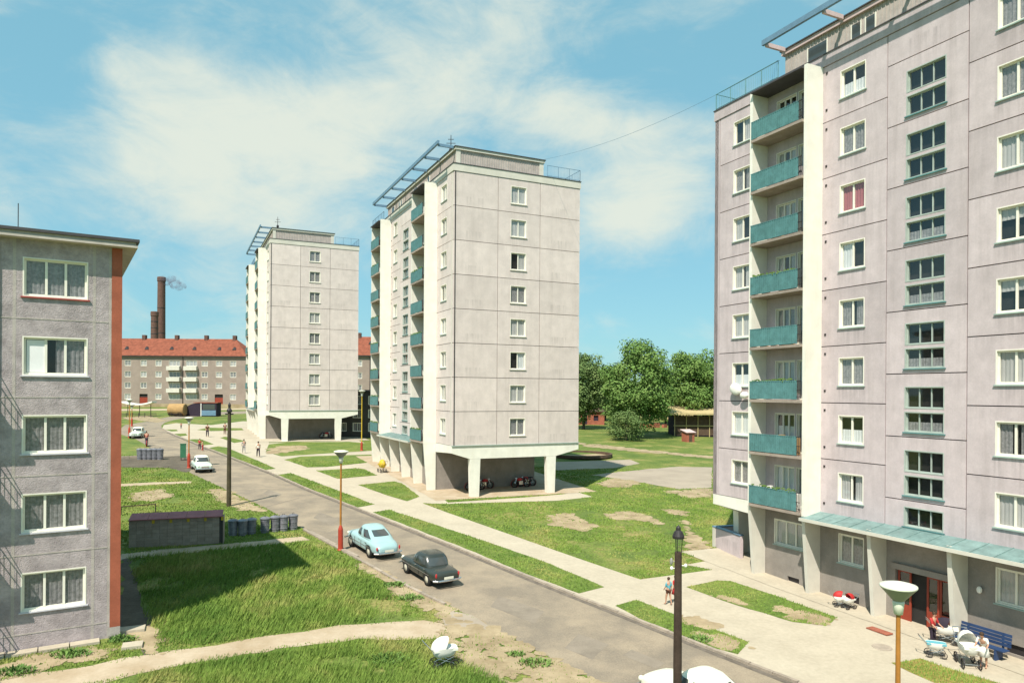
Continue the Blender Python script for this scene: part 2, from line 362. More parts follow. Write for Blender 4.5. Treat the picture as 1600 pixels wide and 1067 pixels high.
ISL = {
 'a': [(583,800),(608,796),(760,846),(860,881),(944,917),(905,927),(840,903),(718,853),(620,815)],
 'b': [(429,742.5),(455,739),(585,788),(556,793),(490,768)],
 'c': [(322,700.5),(341,697),(354,699),(431,732),(411,735),(370,719)],
 'd': [(962,946),(995,937),(1060,962),(1172,1003),(1152,1022),(1090,1005),(1000,967)],
 'e': [(1072,917),(1120,907),(1142,908),(1220,933),(1308,965),(1290,978),(1240,972),(1150,945)],
 'f': [(560,757.5),(616,752),(628,755),(656,776),(636,783),(600,772)],
 'g': [(494,735),(556,731.5),(570,733),(589,742.5),(528,748)],
 'h': [(444,718),(470,713),(581,710),(582,722),(510,729.5),(480,730)],
 'i': [(420,694),(450,691),(545,690),(582,693),(583,704),(500,709),(440,713),(415,706)],
 'j': [(288,687.2),(304,686),(315,686.4),(334,694),(318,695.6),(300,691)],
 'k': [(258,671),(276,671),(278,673.3),(268,674)],
 'l': [(268,678),(290,677),(293,680),(280,682)],
 'm': [(344,684),(352,682),(384,689),(366,692)],
 'n': [(308,671.5),(326,668),(382,669),(382,672),(330,673.5)],
 'o': [(1392,1036),(1440,1029),(1470,1040),(1560,1067),(1700,1110),(1700,1160),(1520,1095)],
}
isl_w = {k: W_(v) for k, v in ISL.items()}
for k, p in isl_w.items():
    o = drape('verge', p, 'grass_dry' if k in 'o' else 'grass_lush', .016, .05 if p[0].y < 80 else 0)
PATHS = [
 ('path', [(-120,1105),(0,1062),(100,1046),(190,1030),(300,1012),(440,989),(560,974),(640,969),(690,972),(700,985),(690,996),(560,999),(440,1012),(380,1022),(300,1035),(200,1056),(110,1075),(0,1120)], 'path', .10),
 ('path', [(170,885),(188,866),(260,858),(350,850),(470,838),(486,843),(440,849),(330,860),(250,868),(195,872)], 'path', .08),
 ('path', [(150,757),(188,756),(240,753.5),(300,752),(296,755),(240,757),(188,760)], 'path', .05),
 ('path', [(180,1000),(190,905),(188,872),(200,872),(212,905),(232,960),(243,1000),(232,1030),(220,1028),(222,1000),(206,985)], 'darksoil', .12),
]
hard = [road_poly, zone_poly]
path_w = []
for nme, p, mt, j in PATHS:
    w = W_(p); path_w.append(w); drape(nme, w, mt, .010, j*1.6)
DIRT = [
 [(700,985),(690,1000),(700,1010),(720,1040),(780,1060),(830,1100),(960,1120),(985,1092),(939,1067),(830,1012),(723,958),(690,962)],
 [(210,986),(232,978),(246,985),(243,1005),(236,1030),(228,1028),(226,1004),(206,992)],
 [(-20,1046),(60,1024),(130,1014),(165,1016),(168,1026),(110,1038),(40,1050),(-20,1064)],
 [(560,878),(600,895),(640,918),(680,938),(712,955),(690,962),(660,950),(620,930),(600,908),(560,890)],
 [(420,700),(470,695),(478,701),(440,708),(420,710)],
 [(858,806),(890,802),(935,822),(900,826),(868,818)],
 [(860,820),(900,815),(934,822),(905,829)],
 [(945,802),(985,800),(1030,812),(1028,818),(1000,812),(960,812)],
 [(1040,796),(1075,800),(1070,806),(1045,803)],
 [(1072,812),(1090,840),(1116,862),(1085,868),(1070,855),(1078,838),(1066,815)],
 [(930,755),(960,748),(1000,753),(985,760),(950,762)],
 [(1040,768),(1110,763),(1112,775),(1080,778)],
 [(245,660),(260,657),(230,650),(195,652),(200,656),(225,657)],
 [(905,692),(930,694),(1000,702),(1113,713),(1113,716),(1000,706),(920,698)],
 [(325,765),(350,764),(395,790),(420,800),(380,797),(345,782)],
 [(212,770),(250,765),(270,776),(235,784),(205,780)],
 [(1085,988),(1135,996),(1158,1006),(1145,1018),(1108,1008)],
 [(1060,960),(1085,964),(1130,982),(1100,984),(1075,975)],
 [(1120,930),(1150,936),(1165,944),(1140,942)],
 [(1210,948),(1260,958),(1300,966),(1280,976),(1235,965)],
]
dirt_w = [W_(p) for p in DIRT]
def in_one(x, y, poly):
    c = False; n = len(poly)
    for i in range(n):
        x1, y1 = poly[i][0], poly[i][1]; x2, y2 = poly[(i+1) % n][0], poly[(i+1) % n][1]
        if (y1 > y) != (y2 > y) and x < (x2-x1)*(y-y1)/(y2-y1)+x1: c = not c
    return c
def soil(poly, mat='dirt'):
    xs = [p.x for p in poly]; ys = [p.y for p in poly]; A = 0; n = len(poly)
    for i in range(n): A += poly[i].x*poly[(i+1) % n].y-poly[(i+1) % n].x*poly[i].y
    A = abs(A)/2; dist = sum(ys)/n; rmax = .22+.004*dist; N_ = int(min(420, A/(rmax*rmax)*1.7))+6; v = []; f = []; k = tries = 0
    while k < N_ and tries < 9000:
        tries += 1; x = random.uniform(min(xs)-.4, max(xs)+.4); y = random.uniform(min(ys)-.4, max(ys)+.4); ins = in_one(x, y, poly)
        if not ins and random.random() > .10: continue
        if not ins and not in_one(x+random.uniform(-.6,.6), y+random.uniform(-.6,.6), poly): continue
        r = rmax*random.uniform(.45, 1.5)*(1 if ins else .4); a0 = random.uniform(0, 6.28); st = random.uniform(.5, 1); i0 = len(v); m = 9; lf = .021+.00002*k
        for j in range(m):
            a = 2*math.pi*j/m; rr = r*random.uniform(.65, 1.15); ex, ey = rr*math.cos(a), rr*math.sin(a)*st
            qx, qy = x+ex*math.cos(a0)-ey*math.sin(a0), y+ex*math.sin(a0)+ey*math.cos(a0); v.append((qx, qy, H(qx, qy)+lf))
        f.append(tuple(range(i0, i0+m))); k += 1
    me = bpy.data.meshes.new('bare_soil'); me.from_pydata(v, [], f); me.materials.append(M[mat]); o = inst('bare_soil', me); o['kind'] = 'structure'
for w in dirt_w: soil(w)
drape('yard', W_([(960,738),(1010,733),(1060,729),(1113,730),(1113,762),(1060,764),(1010,755),(965,748),(925,742)]), 'greypave', .012, .1)
drape('yard', W_([(860,722),(984,718),(1000,724),(960,731),(860,735)]), 'greypave', .012, .05)
drape('yard', W_([(186,716),(290,712),(310,728),(292,738),(262,731),(186,730)]), 'darksoil', .012, .1)
drape('yard', W_([(184,639),(390,637.5),(390,640),(184,642)]), 'path', .012)
drape('patched_asphalt', W_([(688,965),(712,955),(735,962),(785,990),(770,1000),(730,992),(700,985)]), 'greypave', .026, .15)
yard_w = [W_([(960,738),(1010,733),(1060,729),(1113,730),(1113,762),(1060,764),(1010,755),(965,748),(925,742)]), W_([(860,722),(984,718),(1000,724),(960,731),(860,735)]), W_([(186,716),(290,712),(310,728),(292,738),(262,731),(186,730)]), W_([(688,965),(712,955),(735,962),(785,990),(770,1000),(730,992),(700,985)])]
# crack line across the road
a, b = G(416,792), G(468,778)
mbk = MB(); 
for i in range(8):
    p = a.lerp(b, i/8); q = a.lerp(b, (i+1)/8)
    mbk.quad((p.x, p.y, H(p.x,p.y)+.016), (q.x, q.y, H(q.x,q.y)+.016), (q.x-.03, q.y+.07, H(q.x,q.y)+.016), (p.x-.03, p.y+.07, H(p.x,p.y)+.016))
o = mbk.build('road_joint', 'roofedge'); o['kind'] = 'structure'

# kerb: separate stones along the street
def kerb_line(pix, side, length=1.0):
    kerb = bpy.data.objects.new('kerb', None); COL.objects.link(kerb); kerb['kind'] = 'structure'
    pts = W_(pix); me = MB().box(-length/2+.015, length/2-.015, -.08, .08, -.15, .11).mesh('kerb_stone', 'kerb')
    d = [0]
    for i in range(1, len(pts)): d.append(d[-1]+(pts[i]-pts[i-1]).length)
    t = length/2; k = 0; c = 0
    while t < d[-1] and c < 150:
        while d[k+1] < t: k += 1
        p = pts[k].lerp(pts[k+1], (t-d[k])/(d[k+1]-d[k])); e = (pts[k+1]-pts[k]).normalized()
        n = Vector((e.y, -e.x, 0))*side*.09
        o = inst('kerb_stone', me, kerb, (p.x+n.x, p.y+n.y, H(p.x, p.y)+random.uniform(-.012, .008)), math.atan2(e.y, e.x)); o.rotation_euler.y = -math.asin(max(-.2, min(.2, (H(p.x+e.x, p.y+e.y)-H(p.x, p.y)))))
        t += length; c += 1
kerb_line(RIGHT[:12], 1)
def offset_line(pix, a, b, name, mat, lift):
    pts = W_(pix); L1 = []; L2 = []
    for i, p in enumerate(pts):
        e = (pts[min(i+1, len(pts)-1)]-pts[max(i-1, 0)]).normalized(); nn = Vector((e.y, -e.x, 0)); L1.append(p+nn*a); L2.append(p+nn*b)
    drape(name, L1+L2[::-1], mat, lift)
offset_line(RIGHT[:11], -.28, -.0, 'gutter', 'gutter', .015)
for pp in ([(780,930),(850,955),(835,975),(768,948)],[(640,862),(676,877),(660,888),(628,872)],[(905,990),(950,1007),(925,1030),(880,1012)],[(500,800),(530,812),(520,822),(490,809)],[(985,1015),(1040,1036),(1025,1044),(972,1023)],[(420,765),(440,772),(430,779),(411,771)]):
    drape('road_patch', W_(pp), 'roadpatch', .014, .05)
kerb_line(LEFT[-4:-8:-1]+[(560,873),(500,840)], -1, 1.0)

# ------------------------------------------------------------------ windows and panels (face coordinates: x along, z up, -y outwards)
def panel_mesh(w, h, holes=(), mat='panel_mid', dep=.30, g=.022):
    xs = sorted({g, w-g, *[a for q in holes for a in (q[0], q[2])]}); zs = sorted({g, h-g, *[a for q in holes for a in (q[1], q[3])]})
    m = MB()
    inh = lambda x, z: any(q[0] < x < q[2] and q[1] < z < q[3] for q in holes)
    for i in range(len(xs)-1):
        for j in range(len(zs)-1):
            if not inh((xs[i]+xs[i+1])/2, (zs[j]+zs[j+1])/2):
                m.quad((xs[i],0,zs[j]),(xs[i+1],0,zs[j]),(xs[i+1],0,zs[j+1]),(xs[i],0,zs[j+1]))
    def ring(x0, z0, x1, z1, inv):
        c = [(x0,z0),(x1,z0),(x1,z1),(x0,z1)]
        for k in range(4):
            a, b = c[k], c[(k+1) % 4]
            if inv: m.quad((a[0],0,a[1]),(a[0],dep,a[1]),(b[0],dep,b[1]),(b[0],0,b[1]))
            else: m.quad((a[0],0,a[1]),(b[0],0,b[1]),(b[0],dep,b[1]),(a[0],dep,a[1]))
    ring(g, g, w-g, h-g, True)
    for q in holes: ring(*q, False)
    return m.mesh('wall_panel', mat, fix=False)
_wc = {}
def win_meshes(w, h, nl, fm='frame', sillm='sill', rows=1, d=.10, bar=.065):
    k = (w, h, nl, fm, sillm, rows)
    if k in _wc: return _wc[k]
    m = MB(); t = .045
    if rows == 2: bar = .04
    m.box(0, t, -.012, .26, 0, h).box(w-t, w, -.012, .26, 0, h).box(t, w-t, -.012, .26, h-t, h).box(t, w-t, -.012, .26, 0, t)
    m.box(t, t+bar, d, d+.07, t, h-t).box(w-t-bar, w-t, d, d+.07, t, h-t).box(t+bar, w-t-bar, d, d+.07, h-t-bar, h-t).box(t+bar, w-t-bar, d, d+.07, t, t+bar)
    iw = w-2*t-2*bar; mw = .085 if rows == 1 else .04
    lights = []
    for i in range(nl):
        x0 = t+bar+i*iw/nl; x1 = x0+iw/nl
        if i: m.box(x0-mw/2, x0+mw/2, d-.01, d+.06, t+bar, h-t-bar); x0 += mw/2
        if i < nl-1: x1 -= mw/2
        lights.append((x0, x1))
    pane = [MB().quad((x0, d+.03, t+bar), (x1, d+.03, t+bar), (x1, d+.03, h-t-bar), (x0, d+.03, h-t-bar)).mesh('pane', 'glass', fix=False) for x0, x1 in lights]
    cur = {}
    def curt(mode, mat):
        c = MB(); x0, x1 = t+.02, w-t-.02; n = int((x1-x0)/.05); z1 = h-t-.01; z0 = t+.02
        spans = {'full': [(0, 1)], 'sides': [(0, .38), (.62, 1)], 'half': [(0, 1)], 'left': [(.02, .46)], 'right': [(.5, .98)], 'top': [(0, 1)]}[mode]
        if mode == 'half': z1 = h*.5
        if mode == 'top': z0 = h*.62
        rr = random.Random(hash(mode) % 97 if False else len(mode)*7+int(w*10))
        for a, b in spans:
            u0, u1 = x0+(x1-x0)*a, x0+(x1-x0)*b; k_ = max(3, int((u1-u0)/.045)); prev = None
            for i in range(k_+1):
                x = u0+(u1-u0)*i/k_; y = .175+.014*math.sin(i*1.9)+rr.uniform(-.008, .008)
                if prev: c.quad((prev[0], prev[1], z0), (x, y, z0), (x, y, z1), (prev[0], prev[1], z1))
                prev = (x, y)
        return c.mesh('curtain', mat, fix=False)
    _wc[k] = dict(frame=m.mesh('window', fm), panes=pane, curt=curt, cache=cur, sill=MB().box(-.06, w+.06, -.07, .0, -.05, -.002).mesh('sill', sillm))
    return _wc[k]
def window(parent, loc, rz, w, h, nl, curtain=('full', 'curtain'), fm='frame', sillm='sill', rows=1, sill=True, name='window', label=None):
    wm = win_meshes(w, h, nl, fm, sillm, rows)
    o = inst(name, wm['frame'], parent, loc, rz)
    if label: o['label'] = label
    for p in wm['panes']: inst('pane', p, o)
    if curtain:
        if curtain not in wm['cache']: wm['cache'][curtain] = wm['curt'](*curtain)
        inst('curtain', wm['cache'][curtain], o)
    if sill: inst('sill', wm['sill'], o)
    return o
CURT = [('full','curtain')]*6+[('full','curtain_grey')]*5+[('sides','curtain')]*3+[('sides','curtain_grey')]*2+[('half','curtain_white')]*2+[('full','curtain_white')]+[('left','curtain')]+[('right','curtain')]+[('top','curtain')]

# ------------------------------------------------------------------ the three tower blocks
FB = 4.15; LT = 27.15; WT = 12.1; FH = 2.85; HT = 8*FH
_pm = {}
def pmesh(key, *a):
    if key not in _pm: _pm[key] = panel_mesh(*a)
    return _pm[key]
def tower(label, x, y, z, pm, gable=True, pink=None, seed=1, detail=True):
    rr = random.Random(seed); rz = math.atan2(.426, .905)
    t = thing('tower_block', label, 'apartment block', (x, y, z), rz)
    LR = -math.pi/2                                                  # parts on the long face
    def LF(u, v, w=0.): return (-w, LT-u, v)                         # face (u, v, outward) -> tower coordinates
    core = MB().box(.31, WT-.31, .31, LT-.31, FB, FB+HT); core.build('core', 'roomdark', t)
    MB().box(WT-.30, WT, 0.3, LT, FB, FB+HT).build('rear_wall', pm, t)
    MB().box(0.0, WT-.30, LT-.30, LT, FB, FB+HT).build('end_wall', pm, t)
    wW = pmesh(('W', pm), 3.75, FH, [(1.15,.85,2.60,2.25)], pm); wB = pmesh(('B', pm), 3.75, FH, [(.75,.85,2.15,2.25),(2.25,.10,3.05,2.25)], pm)
    wS = pmesh(('S', pm), 3.75, FH, [(.95,.22,2.80,1.14),(.95,1.28,2.80,2.27)], pm)
    wS0 = pmesh(('S0', pm), 3.75, 1.38, [(.95,.20,2.80,1.10)], pm); wS1 = pmesh(('S1', pm), 3.75, HT-1.38-7*FH, [], pm)
    strip = MB().box(0, .435, 0, .30, 0.01, HT).mesh('corner_strip', 'wall_white' if pm == 'panel_mid' else pm)
    strip2 = MB().box(0, .14, 0, .30, 0.01, HT).mesh('corner_strip', 'wall_white' if pm == 'panel_mid' else pm)
    inst('corner_strip', strip, t, LF(0, FB), LR); inst('corner_strip', strip2, t, LF(LT-.445, FB), LR)
    slab = MB().box(0, 3.55, -1.25, -.02, -.14, 0).mesh('balcony', 'blockwall')
    par = MB()
    for i in range(22):                                              # ribbed sheet parapet
        par.box(i*.15+.02, i*.15+.10, -.030, -.012, 0, .92); 
    par.box(0, 3.30, -.012, .008, 0, .92).box(0, 3.30, -.035, .02, .92, .96)
    parm = par.mesh('parapet', 'teal')
    side = MB().box(3.30, 3.55, -.02, .01, .92, .96).box(3.30, 3.55, -.02, .01, .45, .48).box(3.30, 3.55, -.02, .01, .12, .15)
    for i in range(3): side.box(3.33+i*.1, 3.35+i*.1, -.01, .01, .02, .92)
    sidem = side.mesh('side_rail', 'dark_iron')
    for j, ty in enumerate('WBWSWBW'):
        u0 = .45+3.75*j
        if ty == 'S':
            inst('wall_panel', wS0, t, LF(u0, FB), LR)
            window(t, LF(u0+.95, FB+.20), LR, 1.85, .90, 3, None, 'stairframe', 'teal', rows=2)
            for i in range(7):
                v = FB+1.38+FH*i; inst('wall_panel', wS, t, LF(u0, v), LR)
                window(t, LF(u0+.95, v+.22), LR, 1.85, .92, 3, None if rr.random() < .6 else ('half','curtain_grey'), 'stairframe', 'teal', rows=2)
                window(t, LF(u0+.95, v+1.28), LR, 1.85, .99, 3, None, 'stairframe', 'teal', rows=2, sill=False)
            inst('wall_panel', wS1, t, LF(u0, FB+1.38+7*FH), LR)
            continue
        for i in range(8):
            v = FB+FH*i
            if ty == 'W':
                inst('wall_panel', wW, t, LF(u0, v), LR)
                c = rr.choice(CURT)
                if pink and (j, i) == pink: c = ('full', 'curtain_pink')
                if pink and (j, i) == (2, 7): c = ('half', 'curtain_white')
                if pink and (j, i) == (2, 4): c = ('left', 'curtain_white')
                if pink and (j, i) == (2, 1): c = ('half', 'curtain_white')
                window(t, LF(u0+1.15, v+.85), LR, 1.45, 1.40, 2, c)
            else:
                inst('wall_panel', wB, t, LF(u0, v), LR)
                window(t, LF(u0+.75, v+.85), LR, 1.40, 1.40, 3, rr.choice(CURT))
                window(t, LF(u0+2.25, v+.10), LR, .80, 2.15, 1, rr.choice([('full','curtain_grey'), None, ('sides','curtain')]), name='balcony_door', sill=False)
                b = inst('balcony', slab, t, LF(u0+.1, v+.12), LR); pp = inst('parapet', parm, b, (0, -1.22, .04)); inst('side_rail', sidem, b, (0, -1.22, .04))
                if rr.random() < .9:                                  # what people keep out on the balcony
                    q = MB(); 
                    for _ in range(rr.randint(2, 6)):
                        xx = rr.uniform(.2, 3.2); q.box(xx, xx+rr.uniform(.1, .35), -.9, -.6, .02, rr.uniform(.3, 1.05))
                    q.build('stored_clutter', rr.choice(['white', 'brown_cloth', 'tan', 'curtain_grey']), b)
                if i == 0 or rr.random() < .2:
                    q = MB()
                    for k in range(60):
                        xx = rr.uniform(.1, 3.2); zz = .98+rr.uniform(0, .16); q.box(xx, xx+.05, -1.2+rr.uniform(-.08, .08), -1.13, zz-.06, zz)
                    o = q.build('flower_boxes', 'leaf', b); o['kind'] = 'stuff'
        if ty == 'B':
            for uu in (u0, u0+3.75):                                  # the fins beside the loggias run from roof to ground
                MB().box(-.10, .10, -1.12, -.002, FB-.05, FB+HT+.02).build('fin', 'white_paint', t, LF(uu, 0), LR)
            MB().box(.10, 3.65, -1.32, -.01, 0, .08).build('balcony_roof', 'roofedge', t, LF(u0, FB+HT-.16), LR)
        elif detail and ty == 'W' and j in (2, 4):
            vb = MB()
            for i in range(8): vb.box(0, .10, -.03, -.002, FH*i+.55, FH*i+.66).box(0, .10, -.03, -.002, FH*i+2.42, FH*i+2.53)
            o = vb.build('air_vents', 'dark_iron', t, LF(u0+.28 if j == 2 else u0+3.35, FB), LR); o['kind'] = 'stuff'
    # gable
    if gable:
        g0 = pmesh(('G0', pm), WT/3, FH, [], pm); g1 = pmesh(('G1', pm), WT/3, FH, [(1.2,.74,2.7,2.26)], pm)
        for i in range(8):
            for k in range(3):
                inst('wall_panel', g1 if k == 1 else g0, t, (k*WT/3, 0, FB+FH*i))
            window(t, (WT/3+1.2, 0, FB+FH*i+.74), 0, 1.5, 1.52, 2, ('right','curtain_white') if (gable == 2 and i == 2) else rr.choice(CURT[:11]+CURT[-3:]), sillm='wall_white')
        MB().box(-.03, .03, -.05, -.004, 0, HT).build('lightning_rod', 'dark_iron', t, (.14, 0, FB))
    else:
        MB().box(0, WT, 0, .3, FB, FB+HT).build('gable_wall', pm, t)
    # roof
    m = MB(); zt = FB+HT
    m.box(-.05, WT+.05, -.05, .22, zt+.01, zt+.60).box(-.05, .22, .22, LT-.22, zt+.01, zt+.60).box(-.05, WT+.05, LT-.22, LT+.05, zt+.01, zt+.60).box(WT-.22, WT+.05, .22, LT-.22, zt+.01, zt+.60)
    m.build('parapet_band', 'wall_white' if pm == 'panel_mid' else pm, t)
    MB().box(-.09, WT+.09, -.09, LT+.09, zt+.60, zt+.66).build('roof_edge', 'roofedge', t)
    zr = zt+.66; pz = FB+25.05; px0, px1, py0, py1 = .45, 8.6, .6, LT-5.1
    pw = MB().box(px0, px1, py0, py1, zr, pz-.28).build('penthouse', 'ribbed', t)
    bt = MB()
    for k in range(int((py1-py0)/.22)): bt.box(px0-.03, px0-.002, py0+.1+k*.22, py0+.14+k*.22, zr, pz-.28)
    for k in range(int((px1-px0)/.22)): bt.box(px0+.1+k*.22, px0+.14+k*.22, py0-.03, py0-.002, zr, pz-.28)
    o = bt.build('battens', 'ribbed', pw); o['kind'] = 'stuff'
    MB().box(px0-.15, px1+.15, py0-.15, py1+.15, pz-.28, pz-.06).build('fascia', 'pinkish' if not gable else 'wall_white', pw)
    MB().box(px0-.22, px1+.22, py0-.22, py1+.22, pz-.06, pz).build('roof_sheet', 'roofedge', pw)
    for xx in (px0-.06, px1-.35): MB().box(xx, xx+.4, py0-.07, py0-.031, zr, pz-.28).build('pilaster', 'wall_white', pw)
    for yy, ww in ((py1-1.6, 1.2), (py1-4.3, .5), (py1-5.1, .5), (py1-9.5, 1.2), (py1-14, .5)):
        MB().box(0, ww, -.035, -.001, 0, .72).build('hatch_window', 'carglass', pw, (px0, yy, zr+.25), LR); MB().box(-.05, ww+.05, -.08, -.036, -.05, 0).box(-.05, 0, -.06, -.001, 0, .76).box(ww, ww+.05, -.06, -.001, 0, .76).build('window_trim', 'frame', pw, (px0, yy, zr+.25), LR)
    fr = MB().box(-1.30, -1.14, py0-.2, py1, pz-.10, pz+.18).build('pergola_rail', 'bluerail', t)
    arm = MB().box(-1.13, px0-.23, -.07, .07, -.08, .14)
    am = arm.mesh('pergola_arm', 'pinkish' if not gable else 'bluerail')
    for k in range(7 if gable else 6): inst('pergola_arm', am, t, (0, py1-.15-k*(3.75 if not gable else 3.52), pz-.10))
    rl = MB(); zz = zr
    def rail(a, b):
        d = Vector(b)-Vector(a); n = int(d.length/1.5)+1
        for h in (1.0, .1): rl.tube((a[0], a[1], zz+h), (b[0], b[1], zz+h), .022, n=5)
        for k in range(n+1): p = Vector(a)+d*k/n; rl.tube((p.x, p.y, zz), (p.x, p.y, zz+1.0), .022, n=5)
        k = int(d.length/.14)
        for i in range(k): p = Vector(a)+d*i/k; rl.tube((p.x, p.y, zz+.1), (p.x, p.y, zz+1.0), .007, n=3, cap=False)
    rail((0, LT-.05, 0), (WT, LT-.05, 0)); rail((.02, py1+.1, 0), (.02, LT-.05, 0)); rail((px1+.15, .02, 0), (WT, .02, 0)); rail((WT, .02, 0), (WT, LT-.05, 0))
    rl.build('roof_railing', 'bluerail' if gable else 'teal', t)
    # bottom slab, beams, columns, ground floor
    MB().box(.36, WT-.36, .36, LT-.36, FB-.35, FB-.005).box(0.002, .355, 4.2, LT-4.2, FB-.35, FB-.005).build('floor_slab', 'wall_low', t)
    beam = [(0,FB-.62),(1.6,FB-1.12),(9.8,FB-1.12),(WT,FB-.58),(WT,FB-.01),(0,FB-.01)]
    MB().prism(beam, 0.01, .35).build('gable_beam', 'white_paint', t); MB().prism(beam, LT-.35, LT-.01).build('gable_beam', 'white_paint', t)
    MB().box(-.06, WT+.06, -.08, .0, FB-.03, FB+.03).build('drip_ledge', 'sill', t)
    sb = [(.352,FB-.62),(4.09,FB-.80),(4.09,FB-.01),(.352,FB-.01)]
    MB().prism(sb, 0.006, .35, 'x').build('side_beam', 'white_paint', t)
    MB().prism([(LT-p[0], p[1]) for p in sb], 0.006, .35, 'x').build('side_beam', 'white_paint', t)
    for yy in (0.012, LT-.46):
        for xx in (1.6, 8.85): MB().prism([(xx,FB-1.13),(xx+.95,FB-1.13),(xx+.83,-.8),(xx+.12,-.8)], yy, yy+.45).build('column', 'white_paint', t)
    colmat = 'white_paint' if gable else 'wall_white'
    colm = MB().prism([(-.002,FB-.06),(-.002,-.9),(-.70,-.9),(-1.12,FB-.06)], -.10, .10, 'y').mesh('column', colmat)
    gw = {}
    for j in range(1, 7):
        yy = .45+3.75*j
        c = inst('column', colm, t, (0, yy, 0))
    gp = lambda holes: panel_mesh(3.75, FB+.55, [(a, b+.9, c, d+.9) for a, b, c, d in holes], 'wall_low', .25, 0.0)
    gB = gp([(.75,2.05,2.95,3.45),(1.7,.12,2.5,.50)]); gW = gp([(1.2,1.95,2.65,3.40),(1.6,.12,2.4,.50)]); gS = gp([(.55,-.25,3.15,2.35)])
    for j, ty in enumerate('WBWSWBW'):
        if j in (0, 6): continue
        u0 = .45+3.75*j
        o = inst('ground_wall', {'B': gB, 'W': gW, 'S': gS}[ty], t, LF(u0, -.9, -.003), LR)
        if ty == 'B':
            window(t, LF(u0+.75, 2.05, -.01), LR, 2.2, 1.4, 3, rr.choice(CURT[:8])); MB().box(0, .8, .1, .2, 0, .38).build('cellar_window', 'dark_iron', t, LF(u0+1.7, .12), LR)
        elif ty == 'W':
            window(t, LF(u0+1.2, 1.95, -.01), LR, 1.45, 1.45, 2, rr.choice(CURT[:8])); MB().box(0, .8, .1, .2, 0, .38).build('cellar_window', 'dark_iron', t, LF(u0+1.6, .12), LR)
        else:
            MB().box(.45, 3.25, -.16, -.004, 2.36, 2.62).build('lintel', 'wall_low', t, LF(u0, 0), LR)
            for k, (a, b) in enumerate(((.6, 1.25), (1.98, 2.55), (2.57, 3.12))):
                d = MB(); w_ = b-a
                d.box(0, .09, 0, .05, 0, 2.3).box(w_-.09, w_, 0, .05, 0, 2.3).box(.09, w_-.09, 0, .05, 2.2, 2.3).box(.09, w_-.09, 0, .05, 0, .75)
                dd = d.build('door', 'wood_red', t, LF(u0+a, .03, -.12), LR)
                inst('pane', MB().quad((.09,.03,.75),(w_-.09,.03,.75),(w_-.09,.03,2.2),(.09,.03,2.2)).mesh('pane','glass',fix=False), dd)
            MB().box(.57, 3.13, .26, .30, -.2, 2.33).build('dark_backing', 'roomdark', t, LF(u0, 0), LR)  # flat dark panel behind the doors; the doorway's shade is put into its colour
            MB().box(.55, 3.15, -1.1, -.01, -.4, .03).build('door_step', 'kerb', t, LF(u0, 0), LR)
    MB().box(.255, 9.8, 4.2, 4.45, -.9, FB-.36).box(.255, 9.8, LT-4.45, LT-4.2, -.9, FB-.36).box(9.55, 9.8, 4.45, LT-4.45, -.9, FB-.36).box(.8, 1.0, 4.5, LT-4.5, -.9, FB-.36).build('undercroft_wall', 'wall_low', t)
    # sheet metal canopy over the entrance bays
    cs = MB().quad((0.01,-.004,.17),(.925,-.004,.17),(.925,-1.38,-.10),(.01,-1.38,-.10)).box(0, .025, -1.38, -.004, -.12, -.11)
    cs = MB().prism([(-.004,.17),(-1.38,-.10),(-1.38,-.13),(-.004,.14)], .012, .926, 'x').prism([(-.004,.20),(-1.38,-.07),(-1.38,-.10),(-.004,.17)], .0, .022, 'x').mesh('canopy_sheet', 'teal_light')
    n = 12
    for k in range(n): inst('canopy_sheet', cs, t, LF(7.95-.10+k*.9375+.1, FB-.03), LR)
    MB().box(0, 11.25, -1.42, -.004, -.21, -.145).box(0, 11.25, -1.42, -1.385, -.145, -.06).build('canopy_edge', 'wall_white', t, LF(7.95, FB-.03), LR)
    return t
def tower_at(t, loc): # tower-local -> world
    return t.matrix_basis @ Vector(loc)
ZR = EYE-10.27; ZM = EYE-8.62; ZF = EYE-6.85
right_tower = tower('grey tower block with teal balconies, nearest and tallest, cut by the frame edge', 23.95, 18.99, ZR, 'panel_right', gable=False, pink=(2, 5), seed=3)
mid_tower = tower('cream tower block in the middle, standing alone between the street and the trees', -4.93, 58.7, ZM, 'panel_mid', gable=2, seed=5)
far_tower = tower('farthest tower block, in front of the red roofed houses', -33.0, 96.4, ZF, 'panel_mid', gable=1, seed=9, detail=False)
for t in (right_tower, mid_tower, far_tower):                         # paved floor of the open ground floor and an apron round the block
    drape('apron', [tower_at(t, p) for p in ((-1.6,-.6,0),(WT+1.6,-.6,0),(WT+1.6,LT+1,0),(-1.6,LT+1,0))], 'path' if t is mid_tower else 'pave', .024, .04)

